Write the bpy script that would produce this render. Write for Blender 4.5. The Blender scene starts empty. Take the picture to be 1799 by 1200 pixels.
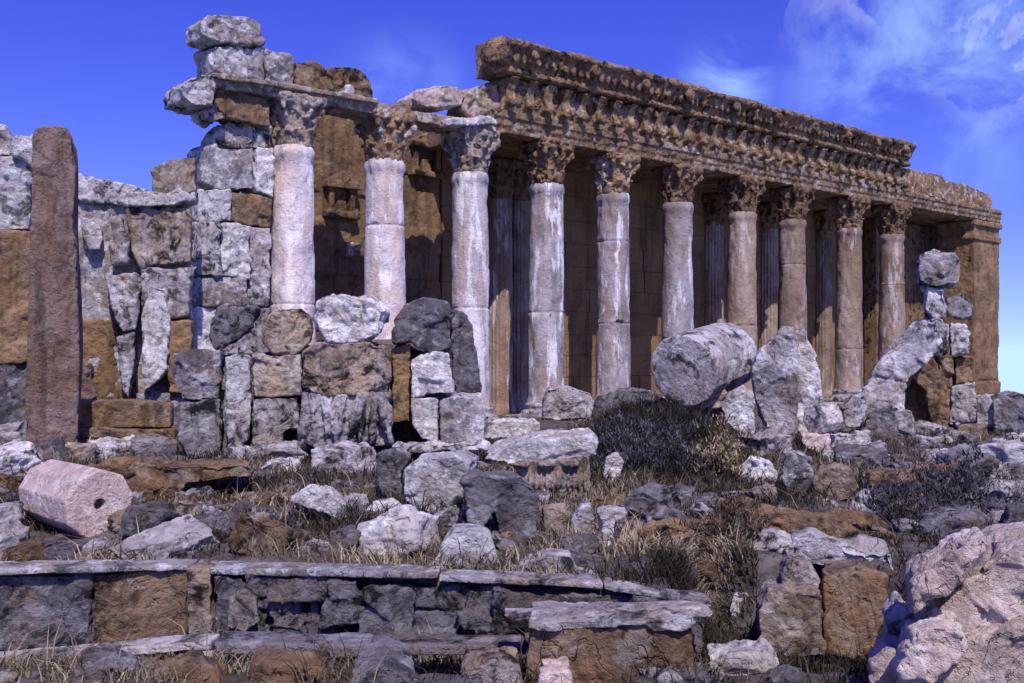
import bpy, math, random
import numpy as np
from mathutils import Vector, Matrix

random.seed(7)
scene = bpy.context.scene
COL = scene.collection
F = 1749.0; CX = 899.5; HY = 620.0          # the photograph's perspective: focal length in pixels, horizon

def W(px, py, Y):
    return Vector(((px - CX) / F * Y, Y, (HY - py) / F * Y))

# ------------------------------------------------------------------ noise
def _hash(ix, iy, iz, seed):
    h = (ix * 374761393 + iy * 668265263 + iz * 2147483647 + seed * 1274126177) & 0xFFFFFFFF
    h = ((h ^ (h >> 13)) * 1274126177) & 0xFFFFFFFF
    h = ((h ^ (h >> 16)) * 2246822519) & 0xFFFFFFFF
    return ((h ^ (h >> 15)) & 0xFFFFFF) / float(0xFFFFFF)

def vnoise(p, seed=0):
    i = np.floor(p).astype(np.int64); f = p - i
    u = f * f * f * (f * (f * 6 - 15) + 10)
    r = 0
    for dx in (0, 1):
        wx = u[:, 0] if dx else 1 - u[:, 0]
        for dy in (0, 1):
            wy = u[:, 1] if dy else 1 - u[:, 1]
            for dz in (0, 1):
                wz = u[:, 2] if dz else 1 - u[:, 2]
                r = r + wx * wy * wz * _hash(i[:, 0] + dx, i[:, 1] + dy, i[:, 2] + dz, seed)
    return r * 2 - 1

def fbm(p, seed=0, octv=4, gain=0.5):
    a = 1; s = 0; n = 0
    for k in range(octv):
        s = s + a * vnoise(p * (2.03 ** k) + 17.3 * k, seed + k); n += a; a *= gain
    return s / n

# ------------------------------------------------------------------ mesh building
def facets(p, seed=0):
    i = np.floor(p).astype(np.int64); f = p - i
    b1 = np.full(len(p), 9.0); b2 = b1.copy(); val = np.zeros(len(p)); v2 = np.zeros(len(p))
    for dx in (-1, 0, 1):
        for dy in (-1, 0, 1):
            for dz in (-1, 0, 1):
                c = (i[:, 0] + dx, i[:, 1] + dy, i[:, 2] + dz)
                q = np.stack([_hash(*c, seed) + dx, _hash(*c, seed + 1) + dy, _hash(*c, seed + 2) + dz], 1) - f
                d = (q * q).sum(1)
                g = -(q * np.stack([_hash(*c, seed + 3) - .5, _hash(*c, seed + 4) - .5, _hash(*c, seed + 5) - .5], 1)).sum(1) * 2 + (_hash(*c, seed + 6) - .5) * 0.7
                n1 = d < b1; n2 = (~n1) & (d < b2)
                b2 = np.where(n1, b1, np.where(n2, d, b2)); v2 = np.where(n1, val, np.where(n2, g, v2))
                val = np.where(n1, g, val); b1 = np.where(n1, d, b1)
    k = np.clip((np.sqrt(b2) - np.sqrt(b1)) / 0.12, 0, 1) * 0.5 + 0.5
    return val * k + v2 * (1 - k), 1 - np.clip((np.sqrt(b2) - np.sqrt(b1)) / 0.07, 0, 1)

class MB:
    def __init__(self): self.v = []; self.f = []
    def add(self, vs, fs):
        b = len(self.v); self.v += [tuple(x) for x in vs]; self.f += [tuple(i + b for i in q) for q in fs]; return self
    def box(self, c, s, rot=None):
        hx, hy, hz = s[0] / 2, s[1] / 2, s[2] / 2
        vs = [Vector((x * hx, y * hy, z * hz)) for z in (-1, 1) for y in (-1, 1) for x in (-1, 1)]
        if rot is not None: vs = [rot @ q for q in vs]
        vs = [q + Vector(c) for q in vs]
        return self.add(vs, [(0, 2, 3, 1), (4, 5, 7, 6), (0, 1, 5, 4), (2, 6, 7, 3), (0, 4, 6, 2), (1, 3, 7, 5)])
    def span(self, x0, x1, y0, y1, z0, z1):
        return self.box(((x0 + x1) / 2, (y0 + y1) / 2, (z0 + z1) / 2), (x1 - x0, y1 - y0, z1 - z0))
    def prism(self, a, b):                      # two matching outlines
        n = len(a)
        return self.add(list(a) + list(b), [tuple(range(n - 1, -1, -1)), tuple(range(n, 2 * n))] +
                        [(i, (i + 1) % n, n + (i + 1) % n, n + i) for i in range(n)])
    def lathe(self, prof, n=48, M=None, wob=None):
        vs = []; fs = []; m = len(prof)
        for (r, z) in prof:
            for k in range(n):
                a = 2 * math.pi * k / n
                rr = r * (wob(a, z) if wob else 1)
                q = Vector((rr * math.cos(a), rr * math.sin(a), z))
                vs.append(M @ q if M is not None else q)
        for j in range(m - 1):
            for k in range(n):
                fs.append((j * n + k, j * n + (k + 1) % n, (j + 1) * n + (k + 1) % n, (j + 1) * n + k))
        fs.append(tuple(range(n - 1, -1, -1))); fs.append(tuple((m - 1) * n + k for k in range(n)))
        return self.add(vs, fs)
    def ball(self, c, r, n=10, M=None):
        vs = []; fs = []
        rx, ry, rz = r if isinstance(r, (tuple, list)) else (r, r, r)
        for j in range(n + 1):
            th = math.pi * (j + 0.02 * (j == 0) - 0.02 * (j == n)) / n
            for k in range(2 * n):
                ph = math.pi * k / n
                q = Vector((rx * math.sin(th) * math.cos(ph), ry * math.sin(th) * math.sin(ph), -rz * math.cos(th)))
                vs.append((M @ q if M is not None else q) + Vector(c))
        N = 2 * n
        for j in range(n):
            for k in range(N):
                fs.append((j * N + k, j * N + (k + 1) % N, (j + 1) * N + (k + 1) % N, (j + 1) * N + k))
        fs.append(tuple(range(N - 1, -1, -1))); fs.append(tuple(n * N + k for k in range(N)))
        return self.add(vs, fs)
    def mesh(self, name):
        me = bpy.data.meshes.new(name); me.from_pydata(self.v, [], self.f); me.update(); return me

def link(name, me, mat=None, parent=None, loc=None):
    o = bpy.data.objects.new(name, me); COL.objects.link(o)
    if mat: me.materials.clear(); me.materials.append(mat)
    if parent: o.parent = parent
    if loc is not None: o.location = loc
    return o

def remesh(mb, vox, smooth=2):
    me = mb.mesh('t'); o = bpy.data.objects.new('t', me); COL.objects.link(o)
    m = o.modifiers.new('r', 'REMESH'); m.mode = 'VOXEL'; m.voxel_size = vox; m.use_smooth_shade = True
    if smooth:
        s = o.modifiers.new('s', 'SMOOTH'); s.factor = 0.5; s.iterations = smooth
    dg = bpy.context.evaluated_depsgraph_get(); dg.update()
    out = bpy.data.meshes.new_from_object(o.evaluated_get(dg), depsgraph=dg)
    bpy.data.objects.remove(o); bpy.data.meshes.remove(me)
    return out

def weather(me, amp, freq, seed=0, pit=0.5, fine=0.25, stretch=(1, 1, 1), facet=0.0):
    n = len(me.vertices)
    co = np.empty(n * 3); me.vertices.foreach_get('co', co); co = co.reshape(-1, 3)
    no = np.empty(n * 3); me.vertex_normals.foreach_get('vector', no); no = no.reshape(-1, 3)
    p = co * freq * np.array(stretch) + seed * 3.71
    d = fbm(p, seed, 4, 0.55)
    r = 1 - np.abs(fbm(p * 2.1 + 5, seed + 11, 3)) * 2.2
    k = np.clip((fbm(p * 1.7 + 31, seed + 23, 3) - 0.14) / 0.2, 0, 1)
    crack = np.clip((r - 0.82) / 0.18, 0, 1)
    d = d * amp - crack * amp * pit * 0.9 - k * amp * pit + fine * amp * fbm(p * 6, seed + 5, 2)
    if facet:
        fv, fe = facets(p * 1.15 + 0.25 * fbm(p * 1.5, seed + 40, 2)[:, None], seed + 60)
        fv2, fe2 = facets(p * 2.9, seed + 80)
        d = d * 0.55 + amp * facet * (fv * 1.1 + fv2 * 0.4 - fe * 0.30 - fe2 * 0.10)
    co += no * d[:, None]
    me.vertices.foreach_set('co', co.ravel()); me.update()
    me.polygons.foreach_set('use_smooth', np.ones(len(me.polygons), bool))
    return me

def stone(name, mb, mat, vox, amp, freq=1.0, seed=0, parent=None, smooth=2, pit=0.5, fine=0.25, stretch=(1, 1, 1), origin=True, facet=0.0):
    me = weather(remesh(mb, vox, smooth), amp, freq, seed, pit, fine, stretch, facet)
    loc = None
    if origin and parent is None:
        n = len(me.vertices); co = np.empty(n * 3); me.vertices.foreach_get('co', co); co = co.reshape(-1, 3)
        c = (co.min(0) + co.max(0)) / 2; c[2] = co[:, 2].min()
        me.vertices.foreach_set('co', (co - c).ravel()); me.update(); loc = c
    return link(name, me, mat, parent, loc)

def tag(o, label=None, cat=None, group=None, kind=None):
    if label: o['label'] = label
    if cat: o['category'] = cat
    if group: o['group'] = group
    if kind: o['kind'] = kind
    return o

def empty(name, loc, rz=0, label=None, cat=None, group=None):
    o = bpy.data.objects.new(name, None); COL.objects.link(o); o.location = loc; o.rotation_euler = (0, 0, rz)
    return tag(o, label, cat, group)

# ------------------------------------------------------------------ materials
class NT:
    def __init__(self, tree): self.t = tree
    def n(self, typ, **kw):
        x = self.t.nodes.new(typ)
        for k, v in kw.items():
            if k in x.inputs.keys() if isinstance(k, str) else False: x.inputs[k].default_value = v
            else: setattr(x, k, v)
        return x
    def l(self, a, b): self.t.links.new(a, b)
    def math(self, op, a, b=None, clamp=False):
        x = self.t.nodes.new('ShaderNodeMath'); x.operation = op; x.use_clamp = clamp
        for i, s in enumerate((a, b)):
            if s is None: continue
            if isinstance(s, (int, float)): x.inputs[i].default_value = s
            else: self.l(s, x.inputs[i])
        return x.outputs[0]
    def ramp(self, fac, lo, hi):
        x = self.t.nodes.new('ShaderNodeMapRange'); x.interpolation_type = 'SMOOTHSTEP'
        self.l(fac, x.inputs[0]); x.inputs[1].default_value = lo; x.inputs[2].default_value = hi
        return x.outputs[0]
    def mix(self, fac, a, b, mode='MIX'):
        x = self.t.nodes.new('ShaderNodeMix'); x.data_type = 'RGBA'; x.blend_type = mode
        for i, s in ((0, fac), (6, a), (7, b)):
            if isinstance(s, (int, float)): x.inputs[i].default_value = s
            elif isinstance(s, tuple): x.inputs[i].default_value = (s[0], s[1], s[2], 1)
            else: self.l(s, x.inputs[i])
        return x.outputs[2]
    def noise(self, vec, scale, detail=5, rough=0.6, dist=0.0):
        x = self.t.nodes.new('ShaderNodeTexNoise'); self.l(vec, x.inputs['Vector'])
        x.inputs['Scale'].default_value = scale; x.inputs['Detail'].default_value = detail
        x.inputs['Roughness'].default_value = rough; x.inputs['Distortion'].default_value = dist
        return x.outputs['Fac']
    def scaled(self, vec, s):
        x = self.t.nodes.new('ShaderNodeVectorMath'); x.operation = 'MULTIPLY'; self.l(vec, x.inputs[0]); x.inputs[1].default_value = s
        return x.outputs[0]

def stone_mat(name, light, mid, dark, sc=1.0, crust_shade=0.5, pale=0.4, streak=0.3, bump=0.6, palec=(0.72, 0.70, 0.73), tint=None, tint_amt=0.5, crack=None, pstretch=1.0):
    m = bpy.data.materials.new(name); m.use_nodes = True; t = m.node_tree; t.nodes.clear(); g = NT(t)
    out = g.n('ShaderNodeOutputMaterial'); bs = g.n('ShaderNodeBsdfPrincipled')
    g.l(bs.outputs[0], out.inputs[0])
    bs.inputs['Roughness'].default_value = 0.88
    bs.inputs['Specular IOR Level'].default_value = 0.25
    tc = g.n('ShaderNodeTexCoord'); oi = g.n('ShaderNodeObjectInfo')
    off = g.n('ShaderNodeVectorMath', operation='ADD'); g.l(tc.outputs['Object'], off.inputs[0])
    rnd = g.math('MULTIPLY', oi.outputs['Random'], 71.0); g.l(rnd, off.inputs[1])
    r2 = g.math('FRACT', g.math('MULTIPLY', oi.outputs['Random'], 37.0)); r3 = g.math('FRACT', g.math('MULTIPLY', oi.outputs['Random'], 91.0))
    vs = g.n('ShaderNodeVectorMath', operation='SCALE'); g.l(off.outputs[0], vs.inputs[0]); g.l(g.math('ADD', g.math('MULTIPLY', r2, 0.8), 0.65), vs.inputs['Scale'])
    v = vs.outputs[0]
    big = g.noise(v, 0.45 * sc, 5, 0.6, 0.6)
    med = g.noise(v, 2.2 * sc, 8, 0.68, 0.8)
    fine = g.noise(v, 11 * sc, 6, 0.7)
    c = g.mix(g.ramp(big, 0.36, 0.62), mid, light)
    c = g.mix(g.math('MULTIPLY', g.ramp(med, 0.42, 0.7), 0.55), c, light)
    if tint: c = g.mix(g.math('MULTIPLY', g.ramp(g.noise(g.scaled(v, (1, 1, 0.6)), 0.7 * sc, 5, 0.6, 1.0), 0.45, 0.62), tint_amt), c, tint)
    st = g.noise(g.scaled(v, (2.6 * sc, 2.6 * sc, 0.22 * sc)), 1.0, 6, 0.6, 0.4)
    c = g.mix(g.math('MULTIPLY', g.ramp(st, 0.5, 0.68), streak), c, dark)
    cr = g.math('MULTIPLY', g.ramp(g.noise(v, 1.5 * sc, 9, 0.72, 0.7), 0.5, 0.62), g.math('MULTIPLY', g.math('ADD', r3, 0.35), crust_shade * 1.15))  # black weathering crust, deepened in colour to stand in for small shadows
    c = g.mix(cr, c, dark)
    wv = g.noise(v, 1.05 * sc, 4, 0.5, 2.2)
    line = g.math('SUBTRACT', 1.0, g.ramp(g.math('ABSOLUTE', g.math('SUBTRACT', wv, 0.5)), 0.0, 0.009))
    line = g.math('MULTIPLY', line, g.ramp(g.noise(v, 0.8 * sc, 3, 0.5), 0.5, 0.62))
    c = g.mix(g.math('MULTIPLY', line, min(1.0, crust_shade * 1.1) if crack is None else crack), c, dark)
    ln = g.noise(g.scaled(v, (1, 1, pstretch)), 1.7 * sc, 9, 0.66, 0.25)  # pale patches; on columns drawn out upright as painted bright highlights
    pm = g.math('MULTIPLY', g.ramp(ln, 0.53, 0.60), g.math('MULTIPLY', g.math('ADD', g.math('SUBTRACT', 1.0, r3), 0.35), pale))
    c = g.mix(pm, c, palec)
    c = g.mix(g.math('MULTIPLY', g.ramp(fine, 0.52, 0.72), 0.45), c, dark)
    val = g.n('ShaderNodeHueSaturation'); g.l(c, val.inputs['Color'])
    vv = g.math('ADD', g.math('MULTIPLY', oi.outputs['Random'], 0.35), 0.82); g.l(vv, val.inputs['Value'])
    g.l(val.outputs[0], bs.inputs['Base Color'])
    hgt = g.math('ADD', g.math('ADD', g.math('MULTIPLY', med, 1.0), g.math('MULTIPLY', fine, 0.7)), g.math('MULTIPLY', g.math('ADD', cr, line), -0.25))
    hgt = g.math('SUBTRACT', hgt, g.math('MULTIPLY', g.ramp(g.noise(v, 6 * sc, 4, 0.6), 0.58, 0.66), 0.35))
    bp = g.n('ShaderNodeBump'); bp.inputs['Strength'].default_value = bump; bp.inputs['Distance'].default_value = 0.13 / sc
    g.l(hgt, bp.inputs['Height']); g.l(bp.outputs[0], bs.inputs['Normal'])
    return m

M_grey = stone_mat('weathered_grey_limestone', (0.48, 0.45, 0.475), (0.25, 0.225, 0.24), (0.022, 0.019, 0.021), 0.9, 0.95, 0.55, 0.4, 0.9, (0.76, 0.74, 0.78), (0.27, 0.195, 0.135), 0.55)
M_white = stone_mat('pale_limestone', (0.67, 0.645, 0.66), (0.45, 0.42, 0.44), (0.035, 0.03, 0.032), 1.0, 0.8, 0.6, 0.3, 0.9, (0.85, 0.84, 0.87), (0.40, 0.31, 0.24), 0.45)
M_brown = stone_mat('brown_stained_limestone', (0.28, 0.17, 0.09), (0.14, 0.082, 0.042), (0.014, 0.010, 0.008), 0.8, 0.8, 0.25, 0.55, 0.9, (0.46, 0.40, 0.36), (0.24, 0.19, 0.16), 0.35)
M_wall = stone_mat('olive_brown_wall_stone', (0.26, 0.16, 0.078), (0.16, 0.095, 0.045), (0.05, 0.03, 0.018), 0.5, 0.25, 0.05, 0.55, 0.5, (0.4, 0.33, 0.28))
M_red = stone_mat('reddish_brown_stone', (0.235, 0.165, 0.14), (0.145, 0.09, 0.065), (0.03, 0.019, 0.016), 0.6, 0.55, 0.2, 0.55, 0.8, (0.36, 0.3, 0.31), (0.15, 0.085, 0.05), 0.7)
M_pink = stone_mat('pinkish_limestone', (0.62, 0.49, 0.45), (0.48, 0.36, 0.33), (0.10, 0.07, 0.07), 1.2, 0.4, 0.4, 0.2, 0.8, (0.80, 0.72, 0.70))
M_col = stone_mat('column_limestone', (0.40, 0.36, 0.39), (0.25, 0.22, 0.235), (0.07, 0.055, 0.055), 0.55, 0.4, 0.65, 0.4, 0.5, (0.78, 0.76, 0.81), (0.27, 0.19, 0.13), 0.6, pstretch=0.22)
M_colw = stone_mat('bright_column_limestone', (0.62, 0.56, 0.57), (0.46, 0.41, 0.44), (0.12, 0.10, 0.10), 0.55, 0.3, 0.75, 0.3, 0.5, (0.88, 0.85, 0.87), (0.55, 0.40, 0.33), 0.6, pstretch=0.22)
M_colb = stone_mat('brownish_column_limestone', (0.36, 0.275, 0.225), (0.22, 0.15, 0.11), (0.05, 0.036, 0.032), 0.55, 0.3, 0.45, 0.45, 0.5, (0.62, 0.58, 0.6), (0.22, 0.14, 0.085), 0.7, pstretch=0.22)
M_ochre = stone_mat('ochre_limestone', (0.38, 0.29, 0.215), (0.22, 0.16, 0.115), (0.022, 0.017, 0.015), 1.0, 0.8, 0.45, 0.4, 0.9, (0.68, 0.63, 0.60), (0.36, 0.33, 0.345), 0.6)
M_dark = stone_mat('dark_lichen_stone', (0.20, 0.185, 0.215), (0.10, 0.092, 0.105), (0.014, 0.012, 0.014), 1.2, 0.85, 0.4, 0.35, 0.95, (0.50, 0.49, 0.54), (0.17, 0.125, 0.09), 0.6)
M_frieze = stone_mat('pale_flecked_brown_stone', (0.36, 0.235, 0.135), (0.18, 0.11, 0.06), (0.018, 0.013, 0.01), 0.7, 0.6, 0.6, 0.4, 0.8, (0.62, 0.56, 0.52))
M_wallb = stone_mat('rich_brown_wall_stone', (0.25, 0.155, 0.082), (0.15, 0.09, 0.048), (0.03, 0.02, 0.014), 0.6, 0.6, 0.12, 0.6, 0.7, (0.42, 0.34, 0.28))
M_rock = stone_mat('cracked_pink_rock', (0.68, 0.55, 0.50), (0.52, 0.40, 0.36), (0.06, 0.045, 0.043), 1.1, 0.3, 0.7, 0.15, 1.0, (0.84, 0.77, 0.75), (0.46, 0.35, 0.30), 0.5, crack=1.0)
MATS = dict(rock=M_rock, grey=M_grey, white=M_white, brown=M_brown, wall=M_wall, red=M_red, pink=M_pink, ochre=M_ochre, dark=M_dark, col=M_col, colw=M_colw, colb=M_colb)

def simple_mat(name, c1, c2, sc=3.0, rough=0.9, bump=0.5, c3=None):
    m = bpy.data.materials.new(name); m.use_nodes = True; t = m.node_tree; t.nodes.clear(); g = NT(t)
    out = g.n('ShaderNodeOutputMaterial'); bs = g.n('ShaderNodeBsdfPrincipled'); g.l(bs.outputs[0], out.inputs[0])
    bs.inputs['Roughness'].default_value = rough; bs.inputs['Specular IOR Level'].default_value = 0.2
    tc = g.n('ShaderNodeTexCoord'); v = tc.outputs['Object']
    a = g.noise(v, sc, 8, 0.7, 0.5); b = g.noise(v, sc * 0.18, 5, 0.6, 0.5)
    c = g.mix(g.ramp(a, 0.35, 0.65), c1, c2)
    if c3: c = g.mix(g.ramp(b, 0.45, 0.62), c, c3)
    g.l(c, bs.inputs['Base Color'])
    if bump:
        bp = g.n('ShaderNodeBump'); bp.inputs['Strength'].default_value = bump; bp.inputs['Distance'].default_value = 0.1
        g.l(a, bp.inputs['Height']); g.l(bp.outputs[0], bs.inputs['Normal'])
    return m

M_ground = simple_mat('dusty_ground', (0.035, 0.029, 0.029), (0.15, 0.13, 0.132), 3.0, 0.95, 1.0, (0.075, 0.053, 0.04))

# ------------------------------------------------------------------ terrain
def sstep(a, b, x): 
    t = np.clip((x - a) / (b - a), 0, 1); return t * t * (3 - 2 * t)
def edge_y(x):                                   # line of the low foreground terrace wall
    return np.interp(x, [-30, -7.0, -4.2, 2.3, 2.6, 2.9, 4.5, 5.1, 30], [13.2, 13.2, 14.0, 11.9, 12.8, 13.8, 13.8, 11.9, 11.4])
def ground_z(x, y, rough=True):
    x = np.asarray(x, float); y = np.asarray(y, float)
    base = np.interp(y, [0, 14, 20, 32, 48, 60, 100, 120, 200, 3000], [-2.95, -2.97, -3.1, -3.3, -3.6, -4.2, -4.3, -5.3, -9.5, -140])
    wd = 0.4 + 2.2 * np.exp(-((x - 2.65) / 0.5) ** 2)
    low = sstep(1, 0, np.clip((y - edge_y(x) + 0.05) / wd, 0, 1))
    z = base * (1 - low) + (-3.58 - 0.15 * np.clip(y - 10.5, 0, 3.6)) * low
    def mound(cx, cy, rx, ry, h): return h * np.exp(-(((x - cx) / rx) ** 2 + ((y - cy) / ry) ** 2))
    z = z + mound(4.3, 31.0, 2.6, 4.5, 1.45) + mound(13.5, 33, 4.0, 6, 0.35) + mound(17, 42, 4, 6, 0.9)
    z = z + mound(-2.6, 17.5, 2.6, 2.2, 0.28) + mound(-5.2, 17.5, 1.6, 2.0, 0.12) + mound(-9, 31, 3, 4, 0.25)
    if rough:
        p = np.stack([x, y, np.zeros_like(x)], -1).reshape(-1, 3)
        n = (0.16 * fbm(p * 0.55, 3, 4) + 0.07 * fbm(p * 2.2, 9, 3)).reshape(x.shape)
        z = z + n * np.clip((140 - y) / 60, 0, 1)
    return z

def grid_ground():
    ys = np.concatenate([np.linspace(3, 16, 110), np.linspace(16.15, 45, 150)[0:], np.linspace(45.8, 130, 60), np.geomspace(135, 3000, 24)])
    u = np.linspace(-1, 1, 241)
    X = np.zeros((len(ys), len(u))); Y = np.zeros_like(X)
    for i, y in enumerate(ys):
        w = max(11, y * 0.9) if y < 140 else y * 1.6
        X[i] = u * w; Y[i] = y
    Z = ground_z(X, Y)
    v = np.stack([X, Y, Z], -1).reshape(-1, 3)
    n, m = X.shape
    fs = [(i * m + j, i * m + j + 1, (i + 1) * m + j + 1, (i + 1) * m + j) for i in range(n - 1) for j in range(m - 1)]
    # apron behind the camera
    me = bpy.data.meshes.new('ground'); me.from_pydata(v.tolist(), [], fs); me.update()
    me.polygons.foreach_set('use_smooth', np.ones(len(me.polygons), bool))
    return tag(link('ground', me, M_ground), kind='structure')
grid_ground()
mbk = MB().add([(-400, -300, -4.6), (400, -300, -4.6), (400, 3.05, -4.6), (-400, 3.05, -4.6)], [(0, 1, 2, 3)])
tag(link('ground', mbk.mesh('ground_near'), M_ground), kind='structure')

def gz(x, y): return float(ground_z(np.array([x]), np.array([y]))[0])

# ------------------------------------------------------------------ temple
DX, DY = 0.7682, 0.6402
P0 = Vector(((940 - CX) / F * 63.5, 63.5)); ZB = -4.2
RZ = math.atan2(DY, DX)
def T_at(px, s=0.0):
    a = (px - CX) / F
    t = (a * (P0.y + s * DX) - (P0.x - s * DY)) / (DX - a * DY)
    return t, P0.y + t * DY + s * DX
def TP(px, py, s=0.0):
    t, Y = T_at(px, s)
    return t, (HY - py) / F * Y - ZB

temple = empty('ruined_temple', (P0.x, P0.y, ZB), RZ, 'long ruined roman temple with a row of tall columns carrying a broken brown cornice', 'temple')

def tprism(pts, s0, s1, s=None):                # pts in photo pixels read on the plane s (default s0)
    q = [TP(x, y, s0 if s is None else s) for x, y in pts]
    return [(t, s0, z) for t, z in q], [(t, s1, z) for t, z in q]

# columns
CAPZ = 15.0; TOPZ = 17.6
def column_shaft(seed):
    rng = random.Random(seed); n = 56
    joints = [rng.uniform(4.2, 7.0), rng.uniform(9.4, 12.2)][rng.randrange(2):][:1] if seed % 3 else [rng.uniform(4.2, 7.0), rng.uniform(9.4, 12.2)]
    zs = sorted(set([1.0, 14.2, 14.4, 14.55, 14.8, 15.02] + [1.0 + 0.22 * i for i in range(61)] + [j + d for j in joints for d in (-0.09, -0.045, 0.0, 0.045, 0.09)]))
    vs = []; fs = []
    for z in zs:
        h = (z - 1) / 14; r = 1.20 - 0.16 * h ** 1.6
        if z > 14.3: r = 1.06 + 0.10 * math.sin((z - 14.3) / 0.72 * math.pi)
        if z < 1.4: r = 1.20 + 0.09 * (1.4 - z) / 0.4
        for j in joints:
            d = abs(z - j)
            if d < 0.085: r -= 0.04 * (1 - d / 0.085)
        for k in range(n):
            a = 2 * math.pi * k / n; vs.append((r * math.cos(a), r * math.sin(a), z))
    m = len(zs)
    for j in range(m - 1):
        for k in range(n): fs.append((j * n + k, j * n + (k + 1) % n, (j + 1) * n + (k + 1) % n, (j + 1) * n + k))
    me = bpy.data.meshes.new('column'); me.from_pydata(vs, [], fs); me.update()
    return weather(me, 0.075, 0.55, seed, 0.9, 0.35, (1, 1, 0.6))

def leaf(mb, a, r0, z0, h, w, out):
    pr = [(0, 0, 1.0), (0.04, 0.3, 1.0), (0.10, 0.6, 0.95), (out * 0.6, 0.88, 0.7), (out, 0.97, 0.45), (out * 1.15, 0.82, 0.2)]
    A = []; B = []
    ca, sa = math.cos(a), math.sin(a)
    def pt(r, z, s): return (r * ca - s * sa, r * sa + s * ca, z)
    th = 0.17
    for (o, hz, ww) in pr:
        A.append((r0 + o, z0 + hz * h, w * ww))
    vs = []; fs = []
    for (r, z, ww) in A:
        vs += [pt(r, z, -ww), pt(r + 0.10, z, 0), pt(r, z, ww), pt(r - th, z - 0.02, ww), pt(r - th, z - 0.02, -ww)]
    for i in range(len(A) - 1):
        b = i * 5
        for k in range(5): fs.append((b + k, b + (k + 1) % 5, b + 5 + (k + 1) % 5, b + 5 + k))
    fs.append((4, 3, 2, 1, 0)); e = (len(A) - 1) * 5; fs.append((e, e + 1, e + 2, e + 3, e + 4))
    mb.add(vs, fs)

def capital_mb():
    mb = MB()
    mb.lathe([(1.05, 14.9), (1.08, 15.6), (1.18, 16.4), (1.42, 17.0), (1.5, 17.16)], 40)
    for k in range(8): leaf(mb, (k + 0.5) * math.pi / 4, 1.10, 14.98, 0.95, 0.36, 0.36)
    for k in range(8): leaf(mb, k * math.pi / 4, 1.13, 15.5, 1.05, 0.36, 0.42)
    for k in range(4):
        a = (k + 0.5) * math.pi / 2
        M = Matrix.Rotation(a, 3, 'Z')
        mb.ball(M @ Vector((1.78, 0, 16.86)), (0.22, 0.2, 0.27), 8, M)
        mb.box(M @ Vector((1.5, 0, 16.6)), (0.5, 0.24, 0.34), M @ Matrix.Rotation(-0.75, 3, 'Y'))
        M2 = Matrix.Rotation(k * math.pi / 2, 3, 'Z')
        mb.ball(M2 @ Vector((1.46, 0, 17.22)), 0.24, 7)
        for sgn in (-1, 1): mb.ball(M2 @ Vector((1.36, 0.32 * sgn, 16.75)), (0.16, 0.2, 0.22), 7, M2)
    n = 40; o = []
    for k in range(n):
        a = 2 * math.pi * k / n + math.pi / 4
        r = 1.52 + 0.52 * abs(math.cos(2 * (a - math.pi / 4))) ** 5
        o.append((r * math.cos(a), r * math.sin(a)))
    mb.prism([(x * 0.94, y * 0.94, 17.1) for x, y in o], [(x, y, 17.36) for x, y in o])
    mb.prism([(x, y, 17.34) for x, y in o], [(x, y, 17.62) for x, y in o])
    return mb

def base_mb():
    mb = MB()
    mb.lathe([(1.2, 1.1), (1.32, 1.0), (1.42, 0.93), (1.44, 0.82), (1.36, 0.74), (1.32, 0.62), (1.44, 0.55), (1.62, 0.48), (1.66, 0.34), (1.6, 0.24), (1.5, 0.22)][::-1], 40)
    mb.box((0, 0, 0.12), (3.3, 3.3, 0.26)); return mb

cap_proto = remesh(capital_mb(), 0.07, 2)
_c = np.empty(len(cap_proto.vertices) * 3); cap_proto.vertices.foreach_get('co', _c); _c = _c.reshape(-1, 3); _c[:, :2] *= 0.92; cap_proto.vertices.foreach_set('co', _c.ravel()); cap_proto.update()
base_me = weather(remesh(base_mb(), 0.09, 1), 0.05, 1.0, 4, 0.8)
COLS = [(515, M_colw), (676, M_colw), (826, M_colw), (960, M_col), (1077, M_col), (1190, M_col), (1303, M_colb), (1392, M_colb), (1491, M_colb), (1567, M_colb)]
for i, (px, mt) in enumerate(COLS):
    t, Y = T_at(px)
    c = link('column', column_shaft(20 + i), mt, temple, (t, 0, 0)); c.rotation_euler = (0, 0, 0)
    if i == 1: c['label'] = 'pinkish column with bright worn shaft'
    cm = weather(cap_proto.copy(), 0.13, 0.8, 50 + i, 0.9)
    link('capital', cm, (M_ochre, M_frieze, M_ochre, M_brown, M_frieze, M_brown)[i] if i < 6 else M_brown, c)
    link('column_base', base_me.copy() if i == 0 else base_me, M_grey, c)

# platform under the colonnade
mb = MB(); 
for k, (z0, z1, e) in enumerate([(-2.2, -0.9, 2.6), (-0.9, -0.45, 2.2), (-0.45, -0.004, 1.8)]): mb.span(-22 - e * 0.3, 66, -e, 12, z0, z1)
stone('platform', mb, M_grey, 0.16, 0.07, 0.6, 3, temple)

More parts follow.
